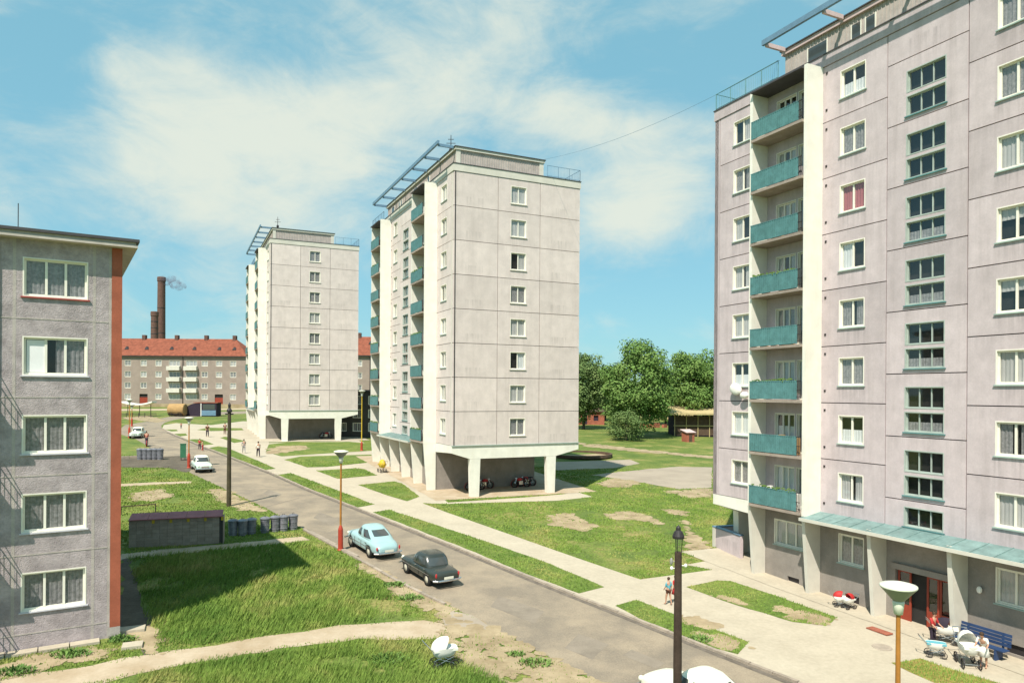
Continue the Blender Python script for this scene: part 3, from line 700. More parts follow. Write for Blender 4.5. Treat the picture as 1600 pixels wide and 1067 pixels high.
# ------------------------------------------------------------------ house at the left edge
def left_house():
    rz = math.atan2(.536, .844); z0 = EYE-9.75
    t = thing('apartment_house', 'rough grey stucco house with a brick red corner strip, cut by the frame edge', 'apartment house', (-15.47, 28.1, z0), rz)
    # local x: along the facade, 0 at the corner, negative away from it; y into the house
    T = 15.28; X0 = -22.0; holes = []; sl = [.65+2.94*i for i in range(5)]
    holes = []
    for i in range(5): holes += [(-X0-3.25+.0, sl[i]+.8, -X0-1.16, sl[i]+.8+1.46)]
    for i in range(5): holes += [(-X0-7.2, sl[i]-.05, -X0-6.3, sl[i]+2.26), (-X0-6.2, sl[i]+.8, -X0-4.9, sl[i]+2.26), (-X0-10.7, sl[i]+.8, -X0-8.6, sl[i]+2.26)]
    T = sl[4]+.8+1.46+.66
    me = panel_mesh(-X0-.46, T+.6, [(a, b+.6, c, d+.6) for a, b, c, d in holes], 'stucco', .30, 0.)
    inst('wall', me, t, (X0, 0, -.6))
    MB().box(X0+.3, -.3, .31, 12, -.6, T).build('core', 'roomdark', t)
    MB().box(-.30, 0, .46, 12, -.6, T).build('side_wall', 'stucco', t)
    MB().box(-.36, 0.0, -.03, .458, .42, T-.01).build('corner_strip', 'redstrip', t)
    MB().box(-.458, 0.0, -.035, .458, -.6, .415).build('corner_base', 'stucco_pale', t)
    MB().box(-.458, -.363, -.004, .458, .42, T-.01).build('corner_edge', 'stucco_pale', t)
    for i in range(6):
        zb = sl[0]-.06+2.94*i-.0 if i < 5 else None
        if zb: MB().box(X0, -.462, -.012, -.001, zb+.02, zb+.07).build('joint_band', 'stucco_pale', t)
    pil = MB().box(0, .10, -.006, -.0008, 0, T).mesh('stucco_seam', 'stucco_pale'); inst('stucco_seam', pil, t, (-1.0, 0, 0)); inst('stucco_seam', pil, t, (-3.55, 0, 0))
    for i in range(5):
        c = [('full','curtain_dim'),('full','curtain_dim'),('full','curtain_dim'),('left','curtain_white'),('full','curtain_grey')][i]
        window(t, (-3.25, 0, sl[i]+.8), 0, 2.09, 1.46, 3, c if i != 3 else ('right','curtain_dim'), sillm='redsill' if i == 4 else 'lilac_sill', label='window with a white roller blind in the first light' if i == 3 else None)
        if i == 3: MB().box(-3.12, -2.55, .118, .124, sl[i]+.92, sl[i]+2.13).build('roller_blind', 'curtain_white', t)
        window(t, (-6.2, 0, sl[i]+.8), 0, 1.3, 1.46, 2, ('full','curtain')); window(t, (-7.2, 0, sl[i]-.05), 0, .9, 2.31, 1, ('full','curtain_grey'), sill=False, name='balcony_door')
        window(t, (-10.7, 0, sl[i]+.8), 0, 2.1, 1.46, 3, ('full','curtain'), sillm='lilac_sill')
        if i < 4:
            b = MB().box(-7.6, -4.20, -1.0, -.002, sl[i]-.2, sl[i]-.06).build('balcony', 'stucco_pale', t)
            r = MB(); z1 = sl[i]-.06
            for zz in (.06, .50, .98): r.tube((-7.55,-.95,z1+zz),(-4.23,-.95,z1+zz),.022,n=6).tube((-4.23,-.95,z1+zz),(-4.23,-.02,z1+zz),.022,n=6)
            for k in range(24): r.tube((-7.5+k*.142,-.95,z1),(-7.5+k*.142,-.95,z1+.98),.010,n=4)
            for k in range(7): r.tube((-4.23,-.9+k*.14,z1),(-4.23,-.9+k*.14,z1+.98),.010,n=4)
            r.tube((-4.23,-.95,z1+.98),(-4.23,-.02,z1+1.5),.018,n=5)
            r.build('railing', 'dark_iron', b)
            pl = MB(); rr = random.Random(i)
            for k in range(90): x = rr.uniform(-7.3,-4.3); pl.box(x, x+.07, -1.0+rr.uniform(-.1,.06), -.92, z1+.9+rr.uniform(-.25,.12), z1+1.05)
            o = pl.build('hanging_flowers', 'leaf', b); o['kind'] = 'stuff'
    MB().box(X0-.5, .50, -.50, 12.6, T, T+.10).box(X0-.5, .44, -.44, 12.5, T+.10, T+.22).build('eave', 'eave', t)
    MB().box(X0-.5, .56, -.56, 12.7, T+.22, T+.33).build('roof_edge', 'roofedge', t).modifiers.clear()
    rf = MB(); x0, x1, y0, y1, z = X0-.4, .5, -.5, 12.4, T+.33
    rf.quad((x0,y0,z),(x1,y0,z),(x1-5,6,z+1.2),(x0,6,z+1.2)).quad((x1,y1,z),(x0,y1,z),(x0,6,z+1.2),(x1-5,6,z+1.2)).quad((x1,y0,z),(x1,y1,z),(x1-5,6,z+1.2),(x1-5,6.01,z+1.2))
    rf.build('roof', 'roofedge', t)
    MB().tube((-3.4,.0,T+.3),(-3.4,.0,T+1.3),.015).build('roof_spike', 'dark_iron', t)
    MB().tube((-4.0,-.06,-.3),(-4.0,-.06,T),.03).build('drain_wire', 'dark_iron', t)
    # concrete strip slabs along the wall foot
    ap = MB().box(-.98, -.02, -.52, -.04, -.30, .10).mesh('foundation_slab', 'pave')
    for k in range(18):
        inst('foundation_slab', ap, t, (-.7-k, 0, random.uniform(-.02,.02)+H(-15.47-.844*k, 28.1-.536*k)-z0))
    return t
left_house()
# ------------------------------------------------------------------ red roofed houses far away
def red_house(label, x0, x1, y, zb, rz=0, hip=4.6, cols=None, balc=None, doors=()):
    Wd = x1-x0; t = thing('red_roofed_house', label, 'apartment house', (x0, y, zb), rz); Hh = 13.55
    wh = 1.5; rows = [2.05+3.0*i for i in range(4)]; holes = []
    for c in cols:
        for i, r in enumerate(rows):
            if i == 0 and any(abs(c-d) < .5 for d in doors): continue
            w = 1.65; holes.append((c-w/2, r, c+w/2, r+wh))
    for c in balc or []:
        for r in rows: holes.append((c-1.5, r, c+1.5, r+wh))
    for d in doors: holes.append((d-1.1, .1, d+1.1, 3.5))
    inst('wall', panel_mesh(Wd, Hh, holes, 'brick_building', .3, 0.), t)
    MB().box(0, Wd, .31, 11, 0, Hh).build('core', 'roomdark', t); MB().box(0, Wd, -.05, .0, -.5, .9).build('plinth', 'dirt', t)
    for a, b, c, d in holes:
        if d-b > 2: 
            MB().box(a, b*0+c, .1, .2, .1, 2.6).build('door', 'wood_red', t)
        else: window(t, (a, 0, b), 0, c-a, wh, 3 if c-a > 2 else 2, random.choice(CURT[:8]), sill=False)
    for c in balc or []:
        for r in rows[1:]:
            b = MB().box(c-1.75, c+1.75, -1.1, -.002, r-1.15, r-1.0).box(c-1.75, c+1.75, -1.1, -1.04, r-1.0, r-.05).box(c-1.75, c-1.69, -1.04, -.002, r-1.0, r-.05).box(c+1.69, c+1.75, -1.04, -.002, r-1.0, r-.05).build('balcony', 'wall_white', t)
    MB().box(-.5, Wd+.5, -.6, 11.6, Hh, Hh+.25).build('eave', 'roofedge', t)
    ry = 5.5; rh = 5.0
    rf = MB(); e = .6; A = [(-e,-.7,Hh+.25),(Wd+e,-.7,Hh+.25),(Wd+e,11.7,Hh+.25),(-e,11.7,Hh+.25)]; B1, B2 = (hip,ry,Hh+.25+rh), (Wd-hip,ry,Hh+.25+rh)
    rf.quad(A[0],A[1],B2,B1).quad(A[2],A[3],B1,B2); i = len(rf.v); rf.v += [A[1],A[2],B2,A[3],A[0],B1]; rf.f += [(i,i+1,i+2),(i+3,i+4,i+5)]
    ro = rf.build('roof', 'redtile', t)
    tl = MB(); 
    for k in range(14):                                                # tile courses
        f = (k+.5)/14.5; yy = -.7+(ry+.7)*f; zz = Hh+.25+rh*f; xa, xb = -e+(hip+e)*f, Wd+e-(hip+e)*f
        tl.box(xa, xb, yy, yy+.10, zz+.02, zz+.10)
    o = tl.build('tile_courses', 'redtile', ro); o['kind'] = 'stuff'
    rr = random.Random(int(Wd))
    k = hip+1
    while k < Wd-hip:
        MB().box(k, k+.9, ry-.6, ry+.5, Hh+rh-.2, Hh+rh+1.2).build('chimney', 'chimneybrick', ro); k += rr.uniform(7, 9.5)
    for k in range(int(Wd/6)):
        xx = 3+k*6+rr.uniform(-1,1); f = rr.choice((.35,.6)); 
        if hip*f < xx < Wd-hip*f-1.2: MB().prism([(xx,Hh+.25+rh*f),(xx+1.1,Hh+.25+rh*f),(xx+.55,Hh+.25+rh*f+.8)], -.7+(ry+.7)*f-.3, -.7+(ry+.7)*f+.9).build('dormer', 'roofedge', ro)
    MB().tube((Wd*.0+ (balc[0]+balc[1])/2 if balc else Wd/2, -.12, 0.2), ((balc[0]+balc[1])/2 if balc else Wd/2, -.12, Hh), .09).build('drainpipe', 'dark_iron', t)
    return t
Xw = lambda px, d: (px-800)/F*d
x0 = -132.0
red_house('long four storey house under a red tiled roof, two columns of balconies', x0, Xw(384,191), 191, EYE-4.55, 0, 4.8,
          [c-x0 for c in [Xw(p,191) for p in (199.5,224.3,247.5,319.6,342,364)]]+[3.5,8,12.5,17,21.5], [Xw(272.5,191)-x0, Xw(299,191)-x0], [Xw(224.3,191)-x0, Xw(342,191)-x0])
red_house('short red roofed house showing between the two cream towers', Xw(516,175), Xw(640,175), 175, EYE-4.9, 0, 4.5, [3, 7, 11, 15], None, [])
def chimney(label, px0, px1, d, ptop, bands):
    c = Xw((px0+px1)/2, d); r = (px1-px0)/F*d/2; z1 = EYE+(609.5-ptop)/F*d
    t = thing('factory_chimney', label, 'chimney', (c, d, EYE-6))
    zt = z1-EYE+6
    MB().lathe([(r*1.18,0),(r*.98,zt-2.2),(r*1.10,zt-2.0),(r*1.10,zt-.3),(r*.98,zt),(r*.7,zt),(r*.7,zt-2)], n=20).build('shaft', 'chimneybrick', t, smooth=False)
    for k in range(bands):
        z = zt*(.35+.6*k/bands); MB().lathe([(r*1.16-r*.2*z/zt,z),(r*1.2-r*.2*z/zt,z+.1),(r*1.2-r*.2*z/zt,z+.35),(r*1.16-r*.2*z/zt,z+.45)], n=20).build('iron_band', 'dark_iron', t)
chimney('tall brown factory chimney with a wisp of smoke at its top', 245.5, 257.0, 330, 433, 3)
chimney('short stout brown factory chimney beside the taller one', 235.5, 246.2, 322, 487, 9)
# smoke
sm = MB(); sm.sphere((0,0,0),5.2,3,2.6,20,12).sphere((4.4,.5,-2.6),3.8,3,2.2,20,12)
so = sm.build('smoke', 'white', None, (Xw(262,330), 330, EYE+(609.5-438)/F*330), smooth=True); tag(so, 'thin grey smoke drifting from the tall factory chimney', 'smoke', kind='stuff')
mm = bpy.data.materials.new('smoke'); mm.use_nodes = True; tt = mm.node_tree; tt.nodes.clear(); pv = tt.nodes.new('ShaderNodeVolumePrincipled'); oo = tt.nodes.new('ShaderNodeOutputMaterial')
pv.inputs['Color'].default_value = (.35,.33,.42,1); nz = tt.nodes.new('ShaderNodeTexNoise'); nz.inputs['Scale'].default_value = .45; nz.inputs['Detail'].default_value = 4
gg = tt.nodes.new('ShaderNodeNewGeometry'); tt.links.new(gg.outputs['Position'], nz.inputs['Vector'])
ra = tt.nodes.new('ShaderNodeMapRange'); ra.inputs['From Min'].default_value = .45; ra.inputs['From Max'].default_value = .75; ra.inputs['To Max'].default_value = .55; tt.links.new(nz.outputs[0], ra.inputs['Value']); tt.links.new(ra.outputs[0], pv.inputs['Density'])
tt.links.new(pv.outputs[0], oo.inputs['Volume']); so.data.materials[0] = mm

# ------------------------------------------------------------------ trees
def tree(name, label, x, y, top, rad, leafn, mat='leaf', trunk=.28, lsize=.42, group=None, bottom=.04, cat='tree', seed=0, sq=1.0):
    r = np.random.default_rng(seed+11); z0 = H(x, y); h = top-z0
    t = thing(name, label, cat, (x, y, z0), 0, group)
    tb = MB(); pts = [(0,0,-.2),(.05*rad,0,h*.22),(-.04*rad,.05*rad,h*.45),(0,0,h*.7)]
    for k in range(3): tb.tube(pts[k], pts[k+1], trunk*(1-.25*k), trunk*(.75-.25*k), 8)
    rr = random.Random(seed)
    for k in range(9):
        a = rr.uniform(0, 6.28); zb = h*rr.uniform(.2,.5); tb.tube((0,0,zb),(math.cos(a)*rad*.6, math.sin(a)*rad*.6, zb+h*.22), trunk*.4, trunk*.12, 5)
    tb.build('trunk', 'bark', t)
    nc = 70; cz = h*(bottom+1)/2; hz_ = h*(1-bottom)/2
    u = r.normal(size=(nc,3)); u /= np.linalg.norm(u,axis=1)[:,None]; rad_ = r.uniform(.45,.88,nc)
    prof = np.array([1.0]*nc); cc = u*rad_[:,None]*np.array([rad*sq, rad*sq, hz_]); cc[:,2] += cz
    cs = r.uniform(.24,.42,nc)*min(rad, hz_*1.2)
    idx = r.integers(0,nc,leafn); v = r.normal(size=(leafn,3)); v /= np.linalg.norm(v,axis=1)[:,None]
    p = cc[idx]+v*(cs[idx]*r.uniform(.55,1.08,leafn))[:,None]*np.array([1,1,.8])
    a = r.normal(size=(leafn,3)); a /= np.linalg.norm(a,axis=1)[:,None]
    nrm_ = v*.9+r.normal(size=(leafn,3))*.45+np.array([0,0,.25]); nrm_ /= np.linalg.norm(nrm_,axis=1)[:,None]
    a = np.cross(nrm_, a); a /= np.linalg.norm(a,axis=1)[:,None]; b = np.cross(nrm_, a); s = (lsize*r.uniform(.6,1.2,leafn))[:,None]/2
    V = np.stack([p-a*s, p-b*s*.7, p+a*s, p+b*s*.7], 1).reshape(-1,3)
    me = bpy.data.meshes.new('crown'); me.from_pydata(V.tolist(), [], np.arange(leafn*4).reshape(-1,4).tolist()); me.materials.append(M[mat]); inst('crown', me, t)
    return t
def treep(label, px, d, ptop, pr, n, mat='leaf', **k): return tree('leafy_tree', label, Xw(px,d), d, EYE+(614-ptop)/F*d, pr/F*d, n, mat, **k)
treep('broad dark green tree, tallest of the trees between the towers', 993, 118, 524, 58, 26000, seed=1, group='big trees behind the meadow', trunk=.45)
treep('rounded dark green tree partly behind the timber shed', 1084, 128, 532, 50, 22000, seed=2, group='big trees behind the meadow', trunk=.4)
treep('lighter green tree beside the edge of the middle tower', 912, 132, 542, 38, 15000, 'leaf_light', seed=3, group='big trees behind the meadow')
treep('pale tree behind and between the big trees', 945, 160, 566, 44, 9000, 'leaf_light', seed=4, group='big trees behind the meadow', lsize=.6)
treep('low tree behind the gap of the two largest crowns', 1040, 150, 578, 34, 8000, 'leaf', seed=5, group='big trees behind the meadow', lsize=.6)
treep('far tree half hidden by the middle tower', 880, 150, 570, 30, 4000, 'leaf', seed=6, group='big trees behind the meadow', lsize=.6)
treep('far tree half hidden by the right hand tower', 1135, 150, 560, 45, 6000, 'leaf', seed=7, group='big trees behind the meadow', lsize=.6)
b_ = G(978,688); tree('bush', 'round light green bush in front of the tallest tree', b_.x, b_.y, b_.z+5.0, 3.3, 5000, 'leaf_light', trunk=.12, lsize=.28, bottom=.0, cat='bush', seed=8)
for i in range(9):
    px = 880+i*32; treep('far hedge tree behind the meadow, %s' % ['beside the tower edge','above the red shed','left of the bush','over the bush','behind the widest trunk','right of the widest trunk','over the brick stacks','behind the timber shed','at the end of the shed roof'][i], px, 185+random.uniform(-8,8), 600-random.uniform(0,14), 24, 2200, random.choice(('leaf','leaf_light')), seed=20+i, lsize=.8, group='far trees behind the meadow', bottom=.0, trunk=.25)

# ------------------------------------------------------------------ cars
def sup(a, n=3.4):
    c, s = math.cos(a), math.sin(a)
    return math.copysign(abs(c)**(2/n), c), math.copysign(abs(s)**(2/n), s)
def bake(o, cutters=()):
    for c in cutters:
        m = o.modifiers.new('cut', 'BOOLEAN'); m.operation = 'DIFFERENCE'; m.object = c; m.solver = 'EXACT'
    bpy.context.view_layer.update(); dg = bpy.context.evaluated_depsgraph_get()
    me = bpy.data.meshes.new_from_object(o.evaluated_get(dg)); mats = [m for m in o.data.materials]
    o.modifiers.clear(); o.data = me; me.materials.clear(); [me.materials.append(m) for m in mats]
    me.polygons.foreach_set('use_smooth', [True]*len(me.polygons))
    for c in cutters: bpy.data.objects.remove(c, do_unlink=True)
def car(name, label, p, heading, paint, st, cab, wheels, fins=None, rearwin=(150,210,.2,.85), plate=True, wr=.33, group='parked cars', roofpaint=None, tilt=True):
    rz = math.atan2(heading.y, heading.x); t = thing(name, label, 'car', (p.x, p.y, H(p.x, p.y)+.012), rz, group)
    if tilt: t.rotation_euler = (0, -math.asin(max(-.2, min(.2, H(p.x+heading.x, p.y+heading.y)-H(p.x, p.y)))), rz)
    m = MB(); ring = []
    for (x, hw, zb, zs, zt) in st:
        q = [(0,zb),(hw*.80,zb),(hw*.98,zb+.12*(zs-zb)),(hw,zb+.45*(zs-zb)),(hw*.985,zb+.8*(zs-zb)),(hw*.88,zs),(hw*.55,zt-.015),(0,zt)]
        ring.append([(x, y, z) for y, z in q]+[(x, -y, z) for y, z in q[-2:0:-1]])
    n = len(ring[0])
    for r_ in ring: m.v += r_
    for i in range(len(ring)-1):
        for k in range(n): m.f.append((i*n+k, i*n+(k+1) % n, (i+1)*n+(k+1) % n, (i+1)*n+k))
    m.f.append(tuple(range(n))); e = (len(ring)-1)*n; m.f.append(tuple(e+k for k in range(n-1, -1, -1)))
    body = m.build('body', paint, t, smooth=True); sd = body.modifiers.new('sub', 'SUBSURF'); sd.levels = sd.render_levels = 2
    cuts = []
    for wx in wheels:
        for sy in (-1, 1):
            q = MB().lathe([(.001,-.32),(wr*1.16,-.32),(wr*1.16,.12),(.001,.12)], (0,0,0), 22, 'y').build('cutter', paint, t, (wx, sy*(st[3][1]+ (.0)), wr*.98)); 
            if sy < 0: q.rotation_euler.z = math.pi
            cuts.append(q)
    bake(body, cuts)
    hw = max(s[1] for s in st)
    MB().box(st[-1][0]+.4, st[0][0]-.4, -hw*.7, hw*.7, .2, .5).build('chassis', 'rubber', t)
    for wx in wheels:
        for sy in (-1, 1):
            w = MB().lathe([(wr*.62,-.09),(wr*.93,-.09),(wr,-.05),(wr,.05),(wr*.93,.09),(wr*.62,.09)], (0,0,0), 20, 'y').build('wheel', 'rubber', t, (wx, sy*(hw-.13), wr), smooth=True)
            MB().lathe([(.001,sy*.085),(wr*.25,sy*.095),(wr*.33,sy*.07),(wr*.64,sy*.08),(wr*.66,sy*.05),(.001,sy*.04)], (0,0,0), 20, 'y').build('hubcap', 'hub', w, smooth=True)
    xf0, xf1, xr0, xr1, w0, w1, z0, z1 = cab
    def P(a, v, off=0.):
        cx, sy = sup(a); xa = (xf0+xr0)/2+(xf0-xr0)/2*cx; xb = (xf1+xr1)/2+(xf1-xr1)/2*cx; bul = .03*math.sin(v*math.pi)
        x = xa+(xb-xa)*v; y = (w0+(w1-w0)*(v**1.4))*sy; l_ = math.hypot(x-(xf0+xr0)/2, y) or 1
        return (x+off*(x-(xf0+xr0)/2)/l_+bul*cx, y+off*y/l_*1.0+bul*sy, z0+(z1-z0)*v)
    c = MB(); N_ = 40; rows = [0,.2,.4,.6,.8,1]; 
    for v in rows: c.v += [P(2*math.pi*k/N_, v) for k in range(N_)]
    xc, ax = (xf1+xr1)/2, (xf1-xr1)/2
    for sc, dz in ((.93,.035),(.8,.06),(.5,.085),(.2,.095)):
        c.v += [(xc+ax*sup(2*math.pi*k/N_)[0]*sc, w1*sup(2*math.pi*k/N_)[1]*sc, z1+dz) for k in range(N_)]
    nr = len(rows)+4
    for j in range(nr-1):
        for k in range(N_): c.f.append((j*N_+k, j*N_+(k+1) % N_, (j+1)*N_+(k+1) % N_, (j+1)*N_+k))
    c.f.append(tuple((nr-1)*N_+k for k in range(N_)))
    c.build('roof', roofpaint or paint, t, smooth=True)
    def patch(nm, a0, a1, v0, v1):
        q = MB(); A = 12; V = 5
        for j in range(V+1):
            for k in range(A+1): q.v.append(P(R(a0+(a1-a0)*k/A), v0+(v1-v0)*j/V, .012))
        for j in range(V):
            for k in range(A): q.f.append((j*(A+1)+k, j*(A+1)+k+1, (j+1)*(A+1)+k+1, (j+1)*(A+1)+k))
        q.build(nm, 'carglass', t, smooth=True)
    patch('windscreen', -38, 38, .16, .9)
    for sg in (1, -1):
        patch('side_window', sg*52, sg*86, .2, .86); patch('side_window', sg*91, sg*126, .2, .86)
    patch('rear_window', *rearwin)
    for sy in (-1, 1):
        for xx in (.62, -.36, -1.12): MB().box(xx-.008, xx+.008, sy*(hw+.0)-.006, sy*(hw+.0)+.006, .36, .82).build('door_gap', 'dark_iron', t)
        MB().box(-1.5, 1.5, sy*(hw+.002)-.008, sy*(hw+.002)+.010, .60, .625).build('trim_strip', 'chrome', t)
    xF, xR = st[0][0], st[-1][0]
    for xx, sg in ((xF+.06, 1), (xR-.06, -1)):
        b = MB(); pts = [(xx-sg*.16, -hw*.98), (xx, -hw*.72), (xx+sg*.03, 0), (xx, hw*.72), (xx-sg*.16, hw*.98)]
        for q0, q1 in zip(pts, pts[1:]): b.tube((q0[0],q0[1],.43),(q1[0],q1[1],.43),.055,n=8)
        b.build('bumper', 'chrome', t)
    for sy in (-1, 1):
        MB().sphere((0,0,0),.10,.10,.10).build('headlight', 'lamp_shade', t, (xF-.10, sy*hw*.70, .68), smooth=True)
        MB().sphere((0,0,0),.05,.05,.12).build('tail_light', 'red', t, (xR+.06, sy*hw*.80, .68), smooth=True)
        for xx in (-.05, -1.0): MB().box(xx-.08, xx+.08, sy*(hw+.004)-.01, sy*(hw+.004)+.012, .80, .825).build('door_handle', 'chrome', t)
    if plate: MB().box(xR-.10, xR-.08, -.26, .26, .50, .62).build('number_plate', 'plate', t)
    MB().box(xF-.02, xF+.03, -.33, .33, .50, .68).build('grille', 'chrome', t)
    return t
UP = Vector((UX, UY, 0)).normalized(); RT = Vector((UY, -UX, 0)).normalized()
def left_wheels(pf, pr, hw):                                          # centre and heading of a car whose left wheels touch at two points
    a, b = G(*pf), G(*pr); h = (a-b).normalized(); h.z = 0; return (a+b)/2, h.normalized()
c0, h0 = left_wheels((542,853), (574,868), .8); h0 = (h0*.3+UP).normalized()
POB = [(2.28,.50,.42,.66,.70),(2.12,.70,.34,.84,.90),(1.5,.80,.28,.92,1.02),(.8,.84,.27,.95,1.04),(-.4,.85,.27,.96,1.03),(-1.4,.84,.28,.95,1.05),(-1.95,.76,.32,.88,.98),(-2.25,.62,.38,.76,.84),(-2.36,.50,.44,.64,.68)]
car('parked_car', 'pale blue rounded fastback parked beside the red lamp base', c0+Vector((h0.y,-h0.x,0))*.80-UP*.35, h0, 'car_blue', POB, (1.0,.42,-1.95,-.62,.74,.56,.93,1.50), (1.38,-1.35), rearwin=(152,208,.42,.86), wr=.34)
c1, h1 = left_wheels((626,893), (665,912), .75); h1 = (h1*.3+UP).normalized()
OCT = [(2.02,.55,.40,.66,.70),(1.92,.70,.32,.76,.80),(1.3,.76,.26,.80,.88),(.6,.78,.25,.84,.92),(-.4,.79,.25,.85,.92),(-1.2,.78,.26,.84,.91),(-1.75,.75,.30,.82,.88),(-2.0,.70,.34,.76,.80),(-2.08,.62,.40,.66,.68)]
car('parked_car', 'black saloon with chrome bumper parked behind the pale blue car', c1+Vector((h1.y,-h1.x,0))*.74-UP*.35, h1, 'car_black', OCT, (.85,.42,-1.20,-.80,.72,.62,.86,1.34), (1.22,-1.18), rearwin=(143,217,.15,.84), wr=.31)
g = G(318,739); car('parked_car', 'mint green saloon facing the camera beside the orange lamp pole', g+UP*1.8+RT*.1, -UP, 'car_mint', OCT, (.7,.34,-1.15,-.80,.70,.58,.86,1.38), (1.22,-1.18), wr=.31, plate=False, roofpaint='car_white')
g = G(217,685); car('parked_car', 'pale car with a white roof, farthest up the street', g+UP*1.6, -(UP*.95+RT*.3).normalized(), 'car_mint', OCT, (.7,.34,-1.15,-.80,.70,.58,.86,1.38), (1.22,-1.18), wr=.31, plate=False, roofpaint='car_white')
pw_ = Vector((6.0, 22.25, 0)); car('parked_car', 'cream white rounded car cut off at the bottom behind the wooden lantern pole', pw_, UP, 'car_white', [(x*.97, w*.98, a, b, c) for x, w, a, b, c in POB], (.85,.38,-1.85,-.62,.74,.58,.93,1.50), (1.35,-1.3), rearwin=(154,206,.35,.86), wr=.34)

# ------------------------------------------------------------------ lamps, poles
def mushroom(label, p, h=5.6, dish=.43, col='lamp_orange', hb=1.25):
    t = thing('street_lamp', label, 'street lamp', (p.x, p.y, H(p.x, p.y)), 0, 'mushroom street lamps')
    MB().lathe([(.19,-.2),(.19,.06),(.15,.12),(.145,hb),(.10,hb+.15),(.06,hb+.25)], n=14).build('base', 'lamp_red', t, smooth=False)
    MB().lathe([(.062,hb+.2),(.058,h*.6),(.05,h-.72)], n=12).build('pole', col, t)
    MB().lathe([(.05,h-.74),(.10,h-.72),(.135,h-.44),(.125,h-.40),(.0,h-.40)], n=16).build('lamp_glass', 'lamp_shade', t, smooth=True)
    MB().lathe([(.125,h-.40),(.16,h-.36),(dish*.98,h-.075)], n=28).build('reflector', 'lamp_under', t, smooth=True)
    MB().lathe([(dish*.98,h-.075),(dish,h-.05),(dish*.97,h-.02),(dish*.5,h+.03),(.0,h+.045)], n=28).build('lamp_shade', 'lamp_shade', t, smooth=True)
    return t
def hpx(px, py, ptop): g_ = G(px, py); return g_, (py-ptop)/F*g_.y
g, h = hpx(532,860,704); mushroom('orange mushroom lamp with a red base beside the pale blue car', g, h)
g, h = hpx(295,731,652); mushroom('orange mushroom lamp beside the mint green car', g, h)
g, h = hpx(202,684,624); mushroom('orange mushroom lamp by the farthest parked car', g, h)
g, h = hpx(206,666,632); mushroom('far orange mushroom lamp where the street bends away', g, h, hb=1.1)
g, h = hpx(565,704,610); mushroom('yellow lamp with a red base between the two cream towers', g, h, col='yellow', hb=.9)
mushroom('tall orange mushroom lamp in front of the red entrance doors', Vector((9.35, 17.1, 0)), 5.75, .42)
# wooden pole with a lantern
p = Vector((4.93, 20.9, 0)); z = H(p.x, p.y); top = EYE-(862-614.7)/F*20.9-z
t = thing('lantern_pole', 'dark wooden pole topped by a black lantern, in the foreground', 'lamp post', (p.x, p.y, z))
MB().lathe([(.135,-.3),(.125,top*.5),(.105,top)], n=14, capped=True).build('pole', 'woodpole', t)
q = MB(); 
for a in (0, 2.1, 4.2): q.tube((.085*math.cos(a),.085*math.sin(a),top-.12),(.12*math.cos(a),.12*math.sin(a),top+.42),.012,n=5)
q.build('bracket', 'dark_iron', t)
MB().lathe([(.17,top+.40),(.175,top+.47),(.12,top+.60),(.075,top+.64),(.07,top+.72),(.05,top+.75),(.0,top+.80)], n=16).build('lantern_cap', 'dark_iron', t, smooth=False)
MB().lathe([(.06,top+.02),(.10,top+.38)], n=12).build('lantern_glass', 'glass', t)
for sx, zz, mt in ((-.2,-.28,'lamp_under'),(.22,-.40,'white'),(-.19,-.48,'white')):
    MB().tube((0,0,top+zz),(sx,0,top+zz),.015).sphere((sx,0,top+zz),.05,.05,.06 if mt == 'white' else .11).build('insulator', mt, t)
g, h = hpx(357.5,791,628); t = thing('wooden_pole', 'tall dark wooden pole standing in the grass between the shed and the street', 'pole', g)
MB().lathe([(.17,-.3),(.15,h*.5),(.12,h-.6)], n=12, capped=True).build('pole', 'polebrown', t); MB().lathe([(.20,h-.75),(.20,h-.6),(.09,h-.45),(.11,h-.2),(.0,h)], n=10).box(-.3,.3,-.04,.04,h-.95,h-.85).build('lantern_cap', 'dark_iron', t)
# overhead wire between the roofs
A = tower_at(mid_tower, (8.5, .7, FB+25.1)); B = tower_at(right_tower, (.3, 22.3, FB+24.6)); q_ = MB(); prev = None
for i in range(25):
    q = A.lerp(B, i/24); q.z -= .8*4*(i/24)*(1-i/24)
    if prev: q_.tube(prev, q, .011, n=4)
    prev = q
tag(q_.build('wire', 'bluerail'), 'thin wire strung across the sky between two tower roofs', 'wire')
# roof aerials
for tw, lab, lx, ly in ((mid_tower, 'spiky roof aerial on the middle tower', .9, 3.2), (far_tower, 'thin roof aerial on the farthest tower', 1.2, 2.0)):
    q = tower_at(tw, (lx, ly, FB+25.0)); hh = 1.9
    t = thing('roof_aerial', lab, 'aerial', q); MB().tube((0,0,0),(0,0,hh),.05,.03,6).build('mast', 'dark_iron', t)
    MB().tube((-.4,0,hh*.62),(.4,0,hh*.62),.03,n=5).tube((-.25,0,hh*.8),(.25,0,hh*.8),.03,n=5).sphere((0,0,hh*.3),.18,.18,.22,8,6).build('cross_arms', 'dark_iron', t)

